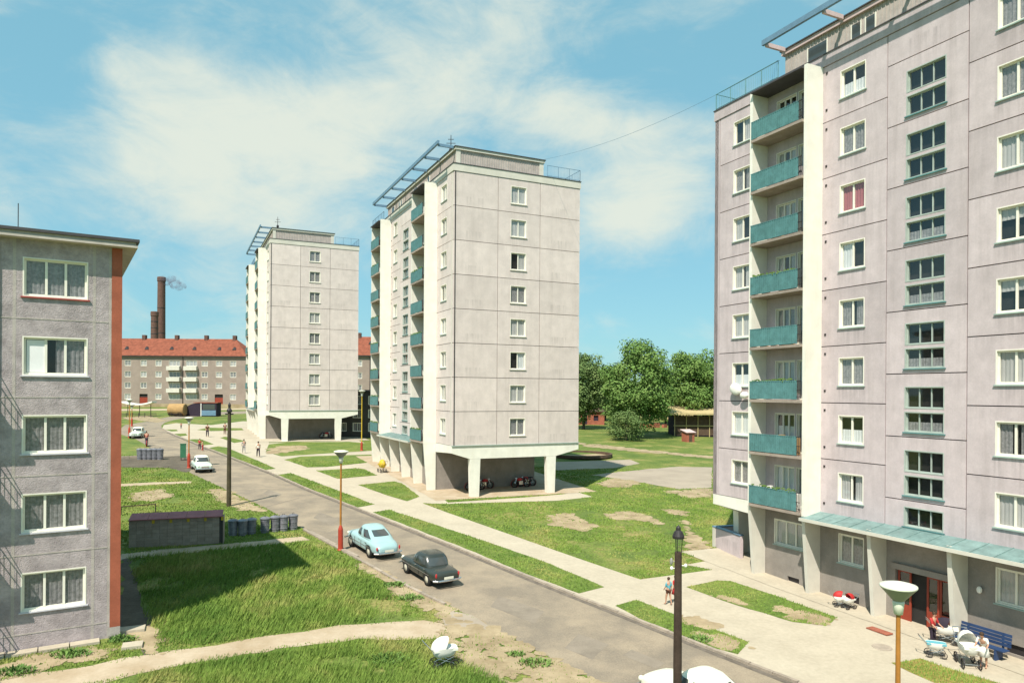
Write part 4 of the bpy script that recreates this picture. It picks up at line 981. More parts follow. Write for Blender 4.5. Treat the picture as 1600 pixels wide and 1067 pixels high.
# ------------------------------------------------------------------ shed wall, bins, rails
a, b = G(201,856), G(348,849); d = (b-a); ln = d.length; d.normalize(); rz = math.atan2(d.y, d.x)
t = thing('bin_shed', 'long low brown block shed with a maroon sloping coping', 'shed', (a.x, a.y, (H(a.x,a.y)+H(b.x,b.y))/2), rz)
hh = 1.62; MB().box(.02, ln-.02, .06, .85, -.3, hh-.03).build('core', 'joint', t)
bl = MB().box(0, .392, 0, .058, 0, .192).mesh('block', 'blockwall'); cnt = 0
rowsn = 8; cols = int(ln/.402)
for r_ in range(rowsn):
    for c in range(cols):
        inst('block', bl, t, (c*.402+(.0 if r_ % 2 == 0 else .0)+.004+random.uniform(-.002,.002), random.uniform(-.008,.002), r_*.200)); cnt += 1
side = MB().box(ln, ln+.05, 0, .9, -.3, hh-.02).build('side_wall', 'blockwall', t)
cp = MB().prism([(-.16,hh-.02),(-.16,hh+.03),(.98,hh+.24),(.98,hh+.19)], 0, .985, 'x').mesh('coping_slab', 'maroon')
for k in range(int(ln)): inst('coping_slab', cp, t, (k*1.0*ln/int(ln), 0, 0))
for k in range(5): MB().box(0, .14, -.05, -.009, -.24, -.03).build('bracket', 'yellow', t, (1.2+k*ln/5.4, 0, hh))
def bin_(label, px, py, rot, s=1.0, group='dustbins by the shed'):
    g_ = G(px, py); t = thing('dustbin', label, 'dustbin', g_, rot, group)
    b_ = MB().lathe([(.20*s,0),(.205*s,.02),(.24*s,.70*s),(.255*s,.72*s)], n=16, capped=True).build('body', 'bin', t); r_ = MB()
    for z in (.15,.42,.62): r_.lathe([(.21*s+.03*z,z*s),(.235*s+.03*z,z*s+.015),(.21*s+.03*z,z*s+.03)], n=16)
    r_.build('hoops', 'bin', t)
    l_ = MB().lathe([(.27*s,.72*s),(.27*s,.77*s),(.16*s,.83*s),(.0,.85*s)], n=16).build('lid', 'bin', t)
    MB().tube((-.07,0,.84*s),(-.07,0,.90*s),.012).tube((.07,0,.84*s),(.07,0,.90*s),.012).tube((-.07,0,.90*s),(.07,0,.90*s),.012).build('handle', 'dark_iron', l_)
    return t
bins = [(364,836,'first dustbin from the shed corner'),(379,836,'second dustbin from the shed corner'),(393,834,'dustbin between the paired bins and the gap in the row'),(414,832,'dustbin standing alone in the middle of the row'),(430,830,'dark dustbin left of the paired bins'),(443,829,'dustbin second from the street end of the row'),(458,827,'dustbin at the street end of the row')]
for k, (px, py, lb) in enumerate(bins): bin_('grey metal '+lb, px, py, k*.7, 1.22)
for k, (px, lb) in enumerate(((219,'first from the house corner'),(227,'second from the house corner'),(234,'third from the house corner'),(242,'fourth from the house corner'),(250,'nearest the street'))):
    bin_('far grey bin by the dark yard, '+lb, px, 718, k*.7, 1.45, 'far dustbins by the dark yard')
# carpet beating rail
a, b = G(188,805), G(243,801); t = thing('carpet_rail', 'rusty pipe rail on a post behind the block shed', 'rail', a)
v = b-a; MB().tube((v.x,v.y,v.z-.2),(v.x,v.y,v.z+.62),.035).tube((v.x*.02,v.y*.02,-.2),(v.x*.02,v.y*.02,.62),.035).build('post', 'dark_iron', t)
MB().tube((-.6*v.x,-.6*v.y,.58),(v.x*1.02,v.y*1.02,v.z+.62),.035).build('crossbar', 'woodpole', t)
# low kerb wall by the dark yard
a, b = G(186,716), G(262,713); d = (b-a); t = thing('low_wall', 'low pale wall edging the dark yard', 'wall', a, math.atan2(d.y,d.x)); 
for k in range(int(d.length)): MB().box(.01, .97, -.12, .12, -.3, .22).build('block', 'kerb', t, (k, 0, d.z*k/d.length))
g = G(286,719); t = thing('green_box', 'narrow dark green box beside the orange lamp and mint car', 'cabinet', g, .5); MB().box(-.28,.28,-.15,.15,.3,1.75).build('cabinet','greenbox',t); MB().box(-.22,-.16,-.1,.1,-.2,.298).box(.16,.22,-.1,.1,-.2,.298).build('legs_frame','dark_iron',t); MB().box(-.32,.32,-.19,.19,1.752,1.80).build('lid','greenbox',t)
# walled enclosure by the right tower
a = G(1113,853); b = G(1156,873); d = b-a; d.z = 0; ln = d.length; zb = (H(a.x,a.y)+H(b.x,b.y))/2
t = thing('bin_enclosure', 'low grey enclosure with a blue metal rim beside the nearest tower', 'enclosure', (a.x,a.y,zb), math.atan2(d.y,d.x))
MB().box(0,.32,0,.30,-.4,1.32).build('end_pier','wall_white',t); MB().box(.325,ln,.03,.22,-.4,1.28).build('front_wall','panel_right',t); MB().box(.03,.22,.305,2.6,-.4,1.28).build('side_wall','panel_right',t)
MB().box(.26,ln,-.02,.27,1.325,1.38).box(-.03,.255,-.02,2.6,1.325,1.38).build('rim','bluerail',t)

# ------------------------------------------------------------------ people
def skin(name, joints, edges, mat, parent, sub=1):
    me = bpy.data.meshes.new(name); me.from_pydata([j[0] for j in joints], edges, []); me.materials.append(M[mat])
    o = inst(name, me, parent); m = o.modifiers.new('skin', 'SKIN'); m.use_smooth_shade = True
    for v, j in zip(me.skin_vertices[0].data, joints): v.radius = (j[1], j[2] if len(j) > 2 else j[1])
    me.skin_vertices[0].data[0].use_root = True
    o.modifiers.new('sub', 'SUBSURF').render_levels = sub; return o
def person(label, px, py, hgt, face, top, bottom, hair='hair', stride=.0, arm=(.1,.1), lean=0., skirt=False, group=None, cat='person', bare_legs=False, hat=None):
    g_ = G(px, py); k = hgt/1.72
    t = thing('person', label, cat, (g_.x, g_.y, g_.z+.012), math.atan2(face.y, face.x)-0, group)
    L_ = lambda x, y, z: (x*k, y*k, z*k)
    lx = math.sin(lean)
    def up(x, y, z): return L_(x+lx*(z-.92)*1.0, y, .92+(z-.92)*math.cos(lean))
    J = [(L_(0,0,.93),.12*k,.10*k),(up(0,0,1.08),.12*k,.10*k),(up(0,0,1.30),.15*k,.10*k),(up(0,0,1.44),.07*k,.06*k),(up(.01,0,1.52),.048*k),(up(.03,0,1.60),.085*k,.075*k),(up(.02,0,1.68),.07*k,.065*k)]
    E = [(0,1),(1,2),(2,3),(3,4),(4,5),(5,6)]
    legs = []; 
    for sy, sd in ((1, 1), (-1, -1)):
        b0 = len(J); f = stride*sd
        J += [(L_(0,.09*sy,.88),.085*k),(L_(f*.5+.03,.10*sy,.48),.058*k),(L_(f-.02,.10*sy,.09),.036*k),(L_(f+.13,.11*sy,.035),.035*k)]
        E += [(0,b0),(b0,b0+1),(b0+1,b0+2),(b0+2,b0+3)]; legs.append(b0)
    arms = []
    for sy, af in ((1, arm[0]), (-1, arm[1])):
        b0 = len(J); 
        J += [(up(0,.17*sy,1.40),.055*k),(up(af*.4,.22*sy,1.15),.040*k),(up(af+.05,.22*sy,.94+abs(af)*.3),.030*k),(up(af+.10,.215*sy,.87+abs(af)*.36),.032*k)]
        E += [(2,b0),(b0,b0+1),(b0+1,b0+2),(b0+2,b0+3)]; arms.append(b0)
    skin('body', J, E, 'skin', t)
    g = lambda i, f=1.18: (J[i][0], *[r*f for r in J[i][1:]])
    q = [g(0,1.12),g(1,1.15),g(2,1.12),g(arms[0],1.25),g(arms[0]+1,1.25),g(arms[1],1.25),g(arms[1]+1,1.25)]
    skin('shirt', q, [(0,1),(1,2),(2,3),(3,4),(2,5),(5,6)], top, t)
    if skirt:
        MB().lathe([(.13*k,1.0*k),(.17*k,.85*k),(.25*k,.52*k),(.24*k,.52*k)], n=14).build('skirt', bottom, t, (lx*.0,0,0), smooth=True)
    else:
        q = [g(0,1.18)]; e = []
        for b0 in legs:
            i = len(q); q += [g(b0,1.15), g(b0+1,1.25)]+([g(b0+2,1.4)] if not bare_legs else []); e += [(0,i),(i,i+1)]+([(i+1,i+2)] if not bare_legs else [])
        if bare_legs:
            for i_ in (2, 4): 
                a, b_ = Vector(q[i_-1][0]), Vector(q[i_][0]); q[i_] = (tuple(a.lerp(b_, .45)), *[r*1.3 for r in J[legs[0]+1][1:]])
        skin('trousers', q, e, bottom, t)
    hd = up(.015,0,1.645); MB().sphere((hd[0]-.018*k,hd[1],hd[2]+.022*k),.098*k,.092*k,.095*k).build('hair', hair, t, smooth=True)
    MB().sphere((hd[0]+.098*k,hd[1],hd[2]-.045*k),.016*k,.013*k,.02*k,8,6).build('nose', 'skin', t)
    MB().sphere((hd[0]+.078*k,.03*k,hd[2]-.012*k),.012*k,.01*k,.008*k,6,4).sphere((hd[0]+.078*k,-.03*k,hd[2]-.012*k),.012*k,.01*k,.008*k,6,4).build('eyes', 'dark_iron', t)
    return t
person('child in a light blue top and shorts walking away along the pavement', 1044.5, 945, 1.30, UP, 'blue_cloth', 'brown_cloth', stride=.16, arm=(.12,-.1), bare_legs=True)
person('child in red half hidden behind the lantern pole', 1055, 940, 1.25, UP, 'red', 'red', stride=-.14, arm=(-.1,.12), skirt=True)
person('boy in a red jumper and dark trousers standing behind a small pram', 1457, 1010, 1.42, -UP*.6-RT*.1, 'red', 'dark_cloth', arm=(.30,.30), lean=.12)
person('girl in a white dress bending over the large white pram', 1537, 1043, 1.48, (-UP*.2-RT).normalized(), 'white', 'white', arm=(.38,.38), lean=.55, skirt=True)
person('child in an orange top crouching by the pram with the black hood', 1490, 1004, .95, -RT, 'tan', 'red', arm=(.3,.2), lean=.3)
person('adult in dark brown clothes walking on the far pavement', 324, 683, 1.85, -UP, 'brown_cloth', 'dark_cloth', stride=.15, group='people in the distance')
person('thin dark figure standing by the far lawn beside the wooden pole', 351.5, 679, 1.75, UP, 'dark_cloth', 'brown_cloth', stride=.1, group='people in the distance')
person('child in a red shirt on the verge above the mint green car', 312, 703, 1.35, -UP, 'red', 'dark_cloth', stride=.15, group='people in the distance')
person('second child in orange beside the child in red', 316.5, 704.5, 1.25, RT, 'tan', 'red', stride=.1, group='people in the distance')
person('walker in a pale shirt and grey trousers on the long pavement', 381, 708, 1.62, UP, 'curtain_grey', 'curtain_grey', stride=.22, group='people in the distance')
person('walker in a white shirt and dark trousers behind the pale walker', 403.5, 714, 1.75, UP, 'white', 'dark_cloth', stride=.2, group='people in the distance')
person('small dark figure at the bend of the street', 283, 670, 1.0, UP, 'redsill', 'dark_cloth', group='people in the distance')

# ------------------------------------------------------------------ prams, bicycles, bench
def wheelset(t, pts, r, w=.02):
    for x, y in pts:
        q = MB().lathe([(r*.86,-w),(r,-w),(r,w),(r*.86,w),(r*.86,-w)], (0,0,0), 16, 'y')
        for k in range(6): a = k*math.pi/6; q.tube((r*.86*math.cos(a),0,r*.86*math.sin(a)),(-r*.86*math.cos(a),0,-r*.86*math.sin(a)),.006,n=3)
        q.build('wheel', 'dark_iron', t, (x, y, r))
def pram(label, px, py, face, s=1.0, body='white', hood='white', hoodup=True, group='prams'):
    g_ = G(px, py); t = thing('pram', label, 'pram', (g_.x, g_.y, g_.z+.015), math.atan2(face.y, face.x), group)
    m = MB(); n = 20; rings = []
    for z, fx, fy in ((.38,.26,.13),(.44,.36,.20),(.58,.42,.235),(.70,.45,.25)):
        rings.append([(fx*sup(2*math.pi*k/n,2.8)[0]*s, fy*sup(2*math.pi*k/n,2.8)[1]*s, z*s) for k in range(n)])
    for r_ in rings: m.v += r_
    for j in range(3):
        for k in range(n): m.f.append((j*n+k, j*n+(k+1) % n, (j+1)*n+(k+1) % n, (j+1)*n+k))
    m.f.append(tuple(range(n-1,-1,-1)))
    m.build('basket', body, t, smooth=True)
    MB().box(-.40*s,.42*s,-.225*s,.225*s,.60*s,.68*s).build('cover', body if hoodup else 'blue_cloth', t)
    if hoodup:
        h = MB(); N2 = 9; Mx = 7
        for j in range(Mx+1):                                        # hood opens forward: sweep of half ellipses
            a = R(-5+115*j/Mx)
            for k in range(N2+1):
                b = math.pi*k/N2; y = math.cos(b)*.25; rr = math.sin(b)
                h.v.append(((-.02-math.cos(a)*.44*rr)*s, y*s, (.70+math.sin(a)*.36*rr)*s))
        for j in range(Mx):
            for k in range(N2): h.f.append((j*(N2+1)+k, j*(N2+1)+k+1, (j+1)*(N2+1)+k+1, (j+1)*(N2+1)+k))
        h.build('hood', hood, t, smooth=True)
    MB().tube((-.30*s,-.17*s,.17*s),(.30*s,-.17*s,.40*s),.012).tube((-.30*s,.17*s,.17*s),(.30*s,.17*s,.40*s),.012).tube((.30*s,-.17*s,.17*s),(-.30*s,-.17*s,.40*s),.012).tube((.30*s,.17*s,.17*s),(-.30*s,.17*s,.40*s),.012).tube((-.30*s,-.22*s,.14*s),(-.30*s,.22*s,.14*s),.012).tube((.30*s,-.22*s,.14*s),(.30*s,.22*s,.14*s),.012).build('chassis', 'chrome', t)
    wheelset(t, [(-.30*s,-.23*s),(-.30*s,.23*s),(.30*s,-.23*s),(.30*s,.23*s)], .155*s)
    MB().tube((-.42*s,-.2*s,.62*s),(-.72*s,-.2*s,.95*s),.013).tube((-.42*s,.2*s,.62*s),(-.72*s,.2*s,.95*s),.013).tube((-.72*s,-.2*s,.95*s),(-.72*s,.2*s,.95*s),.018).build('handle', 'chrome', t)
    return t
pram('white pram with its hood up on the grass near the bottom edge', 694, 1043, (RT*.96-UP*.15), 1.08)
pram('large white pram in front of the blue bench', 1512, 1040, (-RT*.75-UP*.7).normalized(), 1.25)
pram('small open white doll pram in front of the boy in red', 1462, 1026, (RT*.6-UP*.8).normalized(), .82, hoodup=False)
pram('pram with a black hood between the boy and the bench', 1478, 1005, (RT*.5-UP*.8).normalized(), 1.0, 'white', 'dark_cloth')
pram('white doll pram with a red cover by the cellar window', 1313, 948, (RT*.5-UP*.5).normalized(), .72, 'white', 'red')
pram('low red and white pushchair beside the doll pram', 1326, 951, (-RT*.9+UP*.2).normalized(), .70, 'white', 'red')
pram('yellow pram under the canopy of the middle tower', 597, 738, UP, 1.25, 'yellow', 'yellow')
def motorbike(label, p, face):
    t = thing('motorcycle', label, 'motorcycle', (p.x, p.y, p.z+.02), math.atan2(face.y, face.x), 'motorcycles under the middle tower')
    for x in (-.62, .62):
        w = MB().lathe([(.24,-.05),(.30,-.05),(.32,0),(.30,.05),(.24,.05),(.24,-.05)], (0,0,0), 18, 'y')
        for k in range(6): a = k*math.pi/6; w.tube((.25*math.cos(a),0,.25*math.sin(a)),(-.25*math.cos(a),0,-.25*math.sin(a)),.008,n=3)
        w.build('wheel', 'rubber', t, (x,0,.32))
        MB().lathe([(.37,-.07),(.40,0),(.37,.07)], (0,0,0), 18, 'y').build('mudguard', 'red2', t, (x,0,.34))
    MB().sphere((0,0,0),.30,.13,.14).build('tank', 'red', t, (.12,0,.74), smooth=True)
    MB().sphere((0,0,0),.34,.13,.07).build('saddle', 'dark_cloth', t, (-.35,0,.80), smooth=True)
    MB().box(-.18,.20,-.12,.12,.28,.60).tube((-.62,0,.32),(.0,0,.35),.03).tube((-.2,-.14,.3),(-.85,-.14,.30),.04).build('engine', 'chrome', t)
    MB().tube((.62,.07,.32),(.42,.07,.92),.022).tube((.62,-.07,.32),(.42,-.07,.92),.022).tube((.38,-.36,.98),(.42,0,.92),.016).tube((.38,.36,.98),(.42,0,.92),.016).sphere((.52,0,.86),.09,.09,.09).build('fork', 'chrome', t)
    for a_ in ((-.62,.34),): MB().tube((-.62,.09,.32),(-.45,.09,.78),.02).tube((-.62,-.09,.32),(-.45,-.09,.78),.02).build('shock_absorbers', 'chrome', t)
    return t
f1 = tower_at(mid_tower,(1,0,0))-tower_at(mid_tower,(0,0,0))
for lab, (lx, ly), sg in (('red motorcycle by the left column of the open ground floor', (3.3,3.0), 1), ('dark red motorcycle in the middle of the row', (4.3,3.4), 1), ('red motorcycle by the right column of the open ground floor', (7.9,3.2), -1), ('second motorcycle by the right column, half hidden', (8.7,3.6), -1)):
    p = tower_at(mid_tower, (lx, ly, 0)); p.z = H(p.x, p.y)+.01; motorbike(lab, p, f1*sg)
p = tower_at(far_tower, (8.2,3.2,0)); p.z = H(p.x,p.y)+.01; motorbike('dark motorcycle under the farthest tower', p, f1)
# scooter rider on the street
g_ = G(229,697); mb_ = motorbike('motorcycle riding up the far street bend', g_, (UP+RT*.1).normalized()); mb_['group'] = 'moving vehicles'
pr = person('rider in dark red on the motorcycle at the street bend', 229, 697, 1.7, UP, 'redsill', 'dark_cloth', arm=(.4,.4), lean=.2, group='people in the distance'); pr.location.z += .1
# blue bench
a = tower_at(right_tower, (-.75, 11.5, 0)); t = thing('bench', 'bright blue slatted bench against the wall by the entrance', 'bench', (a.x,a.y,H(a.x,a.y)), math.atan2(.426,.905)-math.pi/2)
for k in range(3): MB().box(0, 1.95, -.05-.135*k-.115, -.05-.135*k, .40, .44).build('seat_slat', 'bench', t, (0,.1,0))
for k in range(4): MB().box(0, 1.95, .12+.02*k, .15+.02*k, .50+.13*k, .61+.13*k).build('back_slat', 'bench', t)
for x in (.25, 1.6): MB().box(x, x+.07, -.36, .10, -.1, .39).box(x, x+.07, .155, .20, .39, 1.0).build('leg', 'bench', t)
# wall lamp, mat, steps
tw = right_tower
p = tower_at(tw, (-.02, 11.05, 2.35)); t = thing('wall_lamp', 'round white wall lamp on the grey wall above the blue bench', 'wall lamp', p, math.atan2(.426,.905)-math.pi/2)
MB().box(-.06,.06,-.04,0,-.06,.06).build('bracket','dark_iron',t); MB().sphere((0,-.12,0),.11,.09,.15).build('globe','white',t,smooth=True)
p = tower_at(tw, (-2.35, 13.9, 0)); tag(MB().box(-.2,.2,-.5,.5,0,.045).build('door_mat','redbrick',None,(p.x,p.y,H(p.x,p.y)+.03), math.atan2(.426,.905)), 'brownish grate lying in front of the red entrance doors', 'grate')
p = tower_at(tw, (-3.9, 12.6, 0)); o = MB().lathe([(.0,.03),(.36,.03),(.38,.0)], n=24).build('manhole_cover','kerb',None,(p.x,p.y,H(p.x,p.y)+.012)); tag(o, 'round manhole cover in the pavement near the entrance', 'manhole cover')
# bedding hung out of the window
def pillow(label, u, v, sx, sz, rot):
    base = tower_at(tw, (-.28, LT-u, v)); m = MB().sphere((0,0,0), sx, .14, sz, 16, 10); 
    o = m.build('pillow', 'white', None, base, math.atan2(.426,.905)-math.pi/2, smooth=True); o.rotation_euler.y = rot; tag(o, label, 'pillow')
pillow('white pillow hung out to air on the sill beside the balcony', 2.2, FB+FH*2+.70, .48, .34, .2); pillow('second smaller white pillow right above the balcony corner', 2.9, FB+FH*2+.35, .34, .20, -.1)
for (px, py, sx) in ((205,985,.5),(207,1010,.35)):
    g_ = G(px, py); tag(MB().box(-sx,sx,-.3,.3,-.02,.10).build('stone_block','pave',None,(g_.x,g_.y,g_.z+.01),.4), 'pale stone slab lying %s the red corner strip' % ('at the foot of' if sx > .4 else 'in the grass below'), 'stone slab')

# ------------------------------------------------------------------ things in the distance
g_ = G(265,650); t = thing('canvas_trailer', 'tan barrel shaped trailer beyond the street bend', 'trailer', (g_.x,g_.y,g_.z), 0)
MB().lathe([(.001,0),(1.15,0),(1.25,.1),(1.25,3.2),(1.15,3.3),(.001,3.3)], (0,0,1.35), 20, 'x').build('barrel', 'tan', t); wheelset(t, [(.8,-1.3),(2.6,-1.3),(.8,1.0),(2.6,1.0)], .4, .08); MB().box(.2,3.1,-1.2,1.2,.35,.5).build('frame','dark_iron',t)
MB().lathe([(.001,-.01),(.9,-.01),(.9,.0)], (0,-.0,1.35), 20, 'x').build('end_disc','chimneybrick',t,(-.02,0,0))
g_ = G(284,650); t = thing('arched_shelter', 'black arched canvas shelter with a red top beside the tan trailer', 'shelter', (g_.x,g_.y,g_.z))
arc = [(0,0)]+[(3.4-3.4*math.cos(R(a)),2.75*math.sin(R(a))) for a in range(10,91,10)]+[(7.2,2.75),(7.2,0)]
MB().prism(arc, 0, 2.4).build('canvas', 'dark_cloth', t); MB().box(2.4,7.5,-.1,2.5,2.755,2.90).build('roof','redtile',t); MB().box(4.1,7.1,-.06,-.004,.15,1.25).build('blue_panel','bluerail',t); MB().box(3.95,4.10,-.08,-.004,0,2.7).build('post','white',t); MB().box(4.4,6.9,-.05,-.004,1.4,2.5).build('window_row','carglass',t)
g_ = G(218,650); t = thing('canopy_stand', 'white sagging canopy on thin posts in front of the red roofed house', 'canopy', (g_.x,g_.y,g_.z))
q = MB(); n = 14; prevp = None
for k in range(n+1):
    x = -3.2+6.2*k/n; z = 2.25+.55*((x+.2)/3.2)**2
    if prevp: q.prism([(prevp[0],prevp[1]),(x,z),(x,z+.28),(prevp[0],prevp[1]+.28)], -1, 1)
    prevp = (x, z)
q.build('canopy','white',t)
for x in (-2.4,0,2.3): MB().tube((x,0,-.2),(x,0,2.4),.07).build('post','dark_iron',t)
# low fence in front of it
a, b = G(187,652), G(245,652); t = thing('low_fence', 'low dark fence on the grass below the white canopy', 'fence', a, math.atan2(b.y-a.y, b.x-a.x)); ln = (b-a).length
for k in range(int(ln/1.1)): MB().box(k*1.1,k*1.1+.1,0,.08,-.2,.9).build('post','dark_iron',t)
MB().box(0,ln,-.05,-.002,.3,.42).build('rail','dark_iron',t); MB().box(0,ln,-.05,-.002,.65,.77).build('rail','dark_iron',t)
# dark two storey outbuilding between the cream towers
a = G(556,684); t = thing('outbuilding', 'dark low outbuilding glimpsed between the two cream towers', 'building', (a.x-4,a.y+1,a.z), 0)
inst('wall', panel_mesh(16, 6.9, [(1+2.3*i, z_, 2.4+2.3*i, z_+1.3) for i in range(6) for z_ in (.9,2.9,4.9)], 'joint', .25, 0.), t); MB().box(.3,15.7,.26,7,0,6.9).build('core','dark_cloth',t); MB().box(-.3,16.3,-.4,7.4,6.905,7.1).build('roof','roofedge',t)
for i in range(3):
    for z_ in (.9,2.9,4.9): window(t, (1+2.3*i,0,z_), 0, 1.4, 1.3, 2, ('sides','curtain_grey'), sill=False)
# sheds and brick stacks at the meadow's far side
g_ = G(903,664); t = thing('brick_shed', 'long low red brick shed left of the bush', 'shed', (g_.x-4,g_.y+2,g_.z)); Wd = 9.6
inst('wall', panel_mesh(Wd, 2.6, [(2,.8,3,1.9),(5,.05,6.1,2.1),(7.4,.8,8.4,1.9)], 'redbrick', .25, 0.), t); MB().box(.25,Wd-.25,.26,4,-.3,2.6).build('core','dark_cloth',t); MB().prism([(-.4,2.6),(-.4,2.75),(4.5,3.3),(4.5,3.15)], -.3, Wd+.3, 'x').build('roof','darkwood',t); MB().box(0,Wd,-.01,.2,-.5,.0).build('footing','redbrick',t)
g_ = G(1056,682); t = thing('timber_shed', 'open timber shed with a pale yellow roof beside the nearest tower', 'shed', (g_.x,g_.y+1,g_.z)); 
for k in range(6):
    for r_ in range(10): inst('board', (bpy.data.meshes.get('board') or MB().box(.01,1.96,0,.04,.01,.31).mesh('board','darkwood')), t, (k*2.0, random.uniform(-.02,.02), .2+r_*.33))
for k in range(7): MB().box(k*2-.06,k*2+.06,-.12,-.03,-.3,4.1).build('post','ochre',t)
MB().box(-.2,12.2,-.16,-.125,1.75,1.9).build('rail','ochre',t); MB().box(0,12,.08,5,0,3.4).build('core','dark_cloth',t)
MB().prism([(-1.6,3.9),(-1.6,4.05),(5.6,5.2),(5.6,5.05)], -1.4, 12.6, 'x').build('roof','ochre',t); MB().box(-1.2,12.4,-1.64,-1.605,3.75,4.06).build('fascia','ochre',t)
g_ = G(1076,690); t = thing('red_hut', 'small red hut with a sloping roof on the bare strip', 'hut', (g_.x,g_.y,g_.z), .4)
MB().box(-.75,.75,-.5,.8,-.2,1.45).build('wall','redbrick',t); MB().prism([(-.7,1.46),(-.7,1.53),(1.0,1.95),(1.0,1.88)],-.95,.95,'x').build('roof','pinkish',t); MB().box(-.3,.3,-.53,-.502,0,1.25).build('door','darkwood',t)
for k, (px, lb) in enumerate(((1002,'brick stack nearest the bush'),(1014,'low brick stack second from the bush'),(1027,'brick stack in front of the pale wall'),(1040,'brick stack nearest the timber shed'))):
    g_ = G(px, 668); t = thing('brick_stack', lb, 'brick stack', (g_.x,g_.y,g_.z), k*.3, 'brick stacks by the bush')
    me_ = bpy.data.meshes.get('brick') or MB().box(0,.47,0,.5,0,.22).mesh('brick','redbrick')
    for i in range(3):
        for j in range(4-(k % 2)): inst('brick', me_, t, (i*.49-.7, 0, j*.23-.05))
g_ = G(1015,655); t = thing('garden_wall', 'pale yellowish wall under the tallest tree', 'wall', (g_.x-5,g_.y,g_.z)); MB().box(0,16,0,.3,-.3,1.9).build('wall_face','ochre',t); MB().box(-.1,16.1,-.1,.4,1.903,2.05).build('coping','wall_white',t)
g_ = G(1050,640); t = thing('pink_house', 'pinkish house gable showing between the two biggest crowns', 'house', (g_.x-2.5,150,H(g_.x,150))); MB().box(0,5,0,7,-.3,5.6).build('wall','pinkish',t); MB().prism([(-.4,5.6),(5.4,5.6),(2.5,8.6)],-.4,7.4).build('roof','redtile',t); MB().box(1.6,2.8,-.06,-.004,3.2,4.6).build('window','carglass',t)
# sandpit in the tower's shadow
g_ = G(905,712); t = thing('sandpit', 'round dark rimmed sandpit in the shadow of the middle tower', 'sandpit', (g_.x,g_.y,g_.z)); MB().lathe([(4.2,0),(4.2,.35),(3.9,.35),(3.9,.02)], n=28).build('rim','darkwood',t); MB().lathe([(3.9,.04),(.0,.05)], n=28).build('sand','dirt',t)

# ------------------------------------------------------------------ grass blades, weeds
def inpoly(P, poly):
    x, y = P[:,0], P[:,1]; c = np.zeros(len(P), bool); n = len(poly)
    for i in range(n):
        x1, y1 = poly[i][0], poly[i][1]; x2, y2 = poly[(i+1) % n][0], poly[(i+1) % n][1]
        if y1 == y2: continue
        m = ((y1 > y) != (y2 > y)) & (x < (x2-x1)*(y-y1)/(y2-y1)+x1); c ^= m
    return c
def vnoise(P, sc, seed=0):
    g0 = np.random.default_rng(seed).random((256,256)); q = P*sc+1000; i = np.floor(q).astype(int); f = q-i; f = f*f*(3-2*f)
    a = g0[i[:,0] % 256, i[:,1] % 256]; b = g0[(i[:,0]+1) % 256, i[:,1] % 256]; c = g0[i[:,0] % 256, (i[:,1]+1) % 256]; d = g0[(i[:,0]+1) % 256, (i[:,1]+1) % 256]
    return (a*(1-f[:,0])+b*f[:,0])*(1-f[:,1])+(c*(1-f[:,0])+d*f[:,0])*f[:,1]
NB = 900000
Yd = 17+rng.random(NB)**1.0*62
Xd = (rng.random(NB)*1.6-.84)*Yd
P = np.stack([Xd, Yd], 1)
keep = rng.random(NB) < np.clip(30/Yd, .25, 1)
hardm = inpoly(P, road_poly) | inpoly(P, zone_poly)
isl = np.zeros(NB, bool)
for k, p in isl_w.items(): isl |= inpoly(P, p)
hardm &= ~isl
Pj = P+rng.normal(0,.13,P.shape)
for p in path_w: hardm |= inpoly(Pj, p)
for p in yard_w: hardm |= inpoly(Pj, p)
dm = np.zeros(NB, bool)
for p in dirt_w: dm |= inpoly(P, p)
dm |= (vnoise(P, .35, 3)*.65+vnoise(P, 1.3, 4)*.35 > .74)
keep &= ~hardm & ~(dm & (rng.random(NB) > .10))
for (ox, oy, x0, x1, y0, y1, rz) in [(-15.47,28.1,-30,1.0,-.45,14,math.atan2(.536,.844))]+[(t_.location.x,t_.location.y,-1.5,WT+1.5,-.5,LT+1,t_.rotation_euler.z) for t_ in (right_tower, mid_tower)]:
    c, s = math.cos(rz), math.sin(rz); lx = (Xd-ox)*c+(Yd-oy)*s; ly = -(Xd-ox)*s+(Yd-oy)*c; keep &= ~((lx > x0) & (lx < x1) & (ly > y0) & (ly < y1))
P = P[keep]; n = len(P); Yk = P[:,1]
sK = P[:,0]*UX+P[:,1]*UY; z = hs(sK)
tall = inpoly(P, W_([(243,1000),(215,985),(200,870),(470,848),(560,885),(640,965),(560,972),(300,1010)])) | inpoly(P, W_([(60,1090),(300,1040),(560,1003),(680,1000),(790,1065),(800,1200),(0,1200)]))
hb = np.where(tall, .17+.16*vnoise(P,.5,9), .05+.06*vnoise(P,.8,8))*rng.uniform(.6,1.3,n); isl2 = np.zeros(n, bool)
wd = .011*Yk/20*np.where(tall,1.0,1.35)*rng.uniform(.7,1.4,n)
a = rng.random(n)*6.283; ex, ey = np.cos(a)*wd, np.sin(a)*wd
ln_ = np.where(tall, .55, .3); tx = P[:,0]+hb*ln_*(.7+rng.normal(0,.45,n)); ty = P[:,1]+hb*ln_*rng.normal(.2,.5,n)
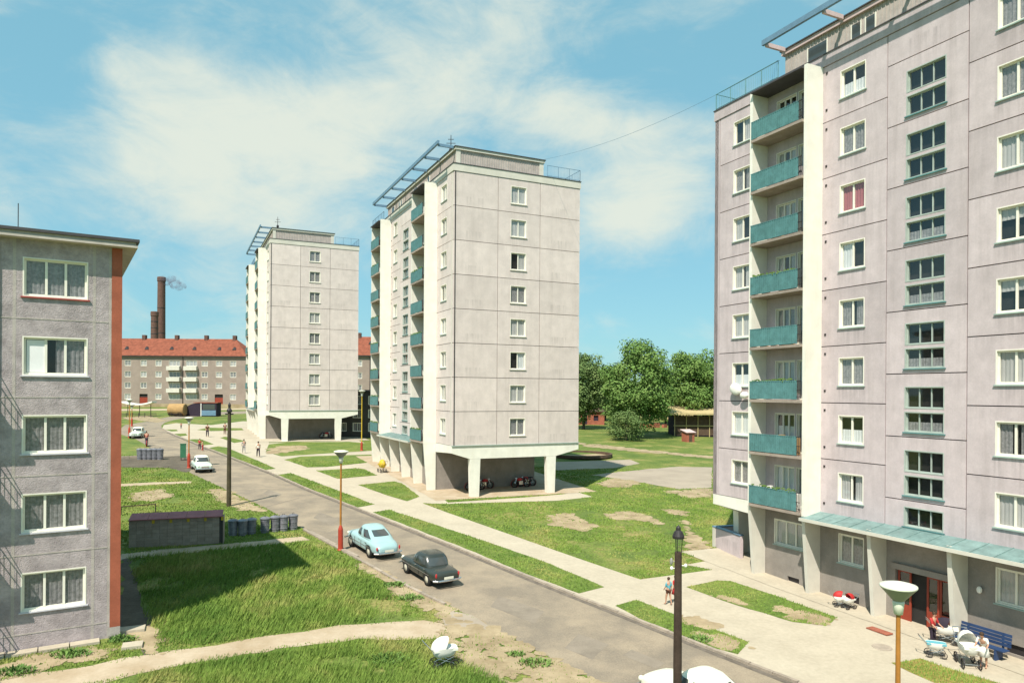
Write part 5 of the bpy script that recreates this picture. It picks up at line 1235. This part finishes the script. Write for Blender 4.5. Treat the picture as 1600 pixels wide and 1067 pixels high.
V = np.empty((n,3,3)); V[:,0] = np.stack([P[:,0]-ex,P[:,1]-ey,z],1); V[:,1] = np.stack([P[:,0]+ex,P[:,1]+ey,z],1); V[:,2] = np.stack([tx,ty,z+hb],1)
me = bpy.data.meshes.new('grass_blades'); me.vertices.add(n*3); me.vertices.foreach_set('co', V.reshape(-1).astype(np.float32)); me.loops.add(n*3); me.loops.foreach_set('vertex_index', np.arange(n*3, dtype=np.int32))
me.polygons.add(n); me.polygons.foreach_set('loop_start', np.arange(0, n*3, 3, dtype=np.int32)); me.polygons.foreach_set('loop_total', np.full(n, 3, dtype=np.int32)); me.update(calc_edges=True)
me.materials.append(M['blade']); o = inst('grass', me); tag(o, 'blades of meadow grass over the lawns and verges', 'grass', kind='stuff')
# weeds: leafy tufts
def weed(label, px, py, r_, n_, group='weeds at the bottom of the frame'):
    g_ = G(px, py); rr = np.random.default_rng(int(px)); v = []; f = []
    for k in range(n_):
        a = rr.random()*6.28; d = r_*rr.random()**.6; x, y = d*math.cos(a)*1.6, d*math.sin(a); h_ = .06+.26*rr.random()*(1-d/r_*.7); w = .05+.05*rr.random(); b = rr.random()*6.28
        i = len(v); v += [(x,y,0),(x+math.cos(b)*w,y+math.sin(b)*w,h_*.6),(x+math.cos(b)*w*1.6,y+math.sin(b)*w*1.6,h_),(x+math.cos(b+.8)*w,y+math.sin(b+.8)*w,h_*.7)]; f.append((i,i+1,i+2,i+3))
    me = bpy.data.meshes.new('weed'); me.from_pydata(v, [], f); me.materials.append(M['leaf']); o = inst('weed_clump', me, None, g_); tag(o, label, 'weeds', group)
for px, py, r_, n_, lb in ((110,1023,.45,260,'weeds in the bare bed under the stucco house, nearest the red strip'),(25,1050,.4,200,'weeds at the left edge of the bare bed'),(836,1037,.42,220,'larger weed clump on the sandy strip by the road'),(806,1024,.22,90,'small weed clump on the sandy strip'),(605,1030,.5,260,'dark weed clump in the lower lawn left of the pram'),(190,1000,.35,150,'weeds at the foot of the red corner strip'),(640,935,.4,200,'weeds in the bare strip below the black car'),(618,915,.4,180,'weeds in the bare strip beside the kerb'),(1095,1000,.35,160,'weeds in the worn verge behind the lantern pole')):
    weed(lb, px, py, r_, n_)
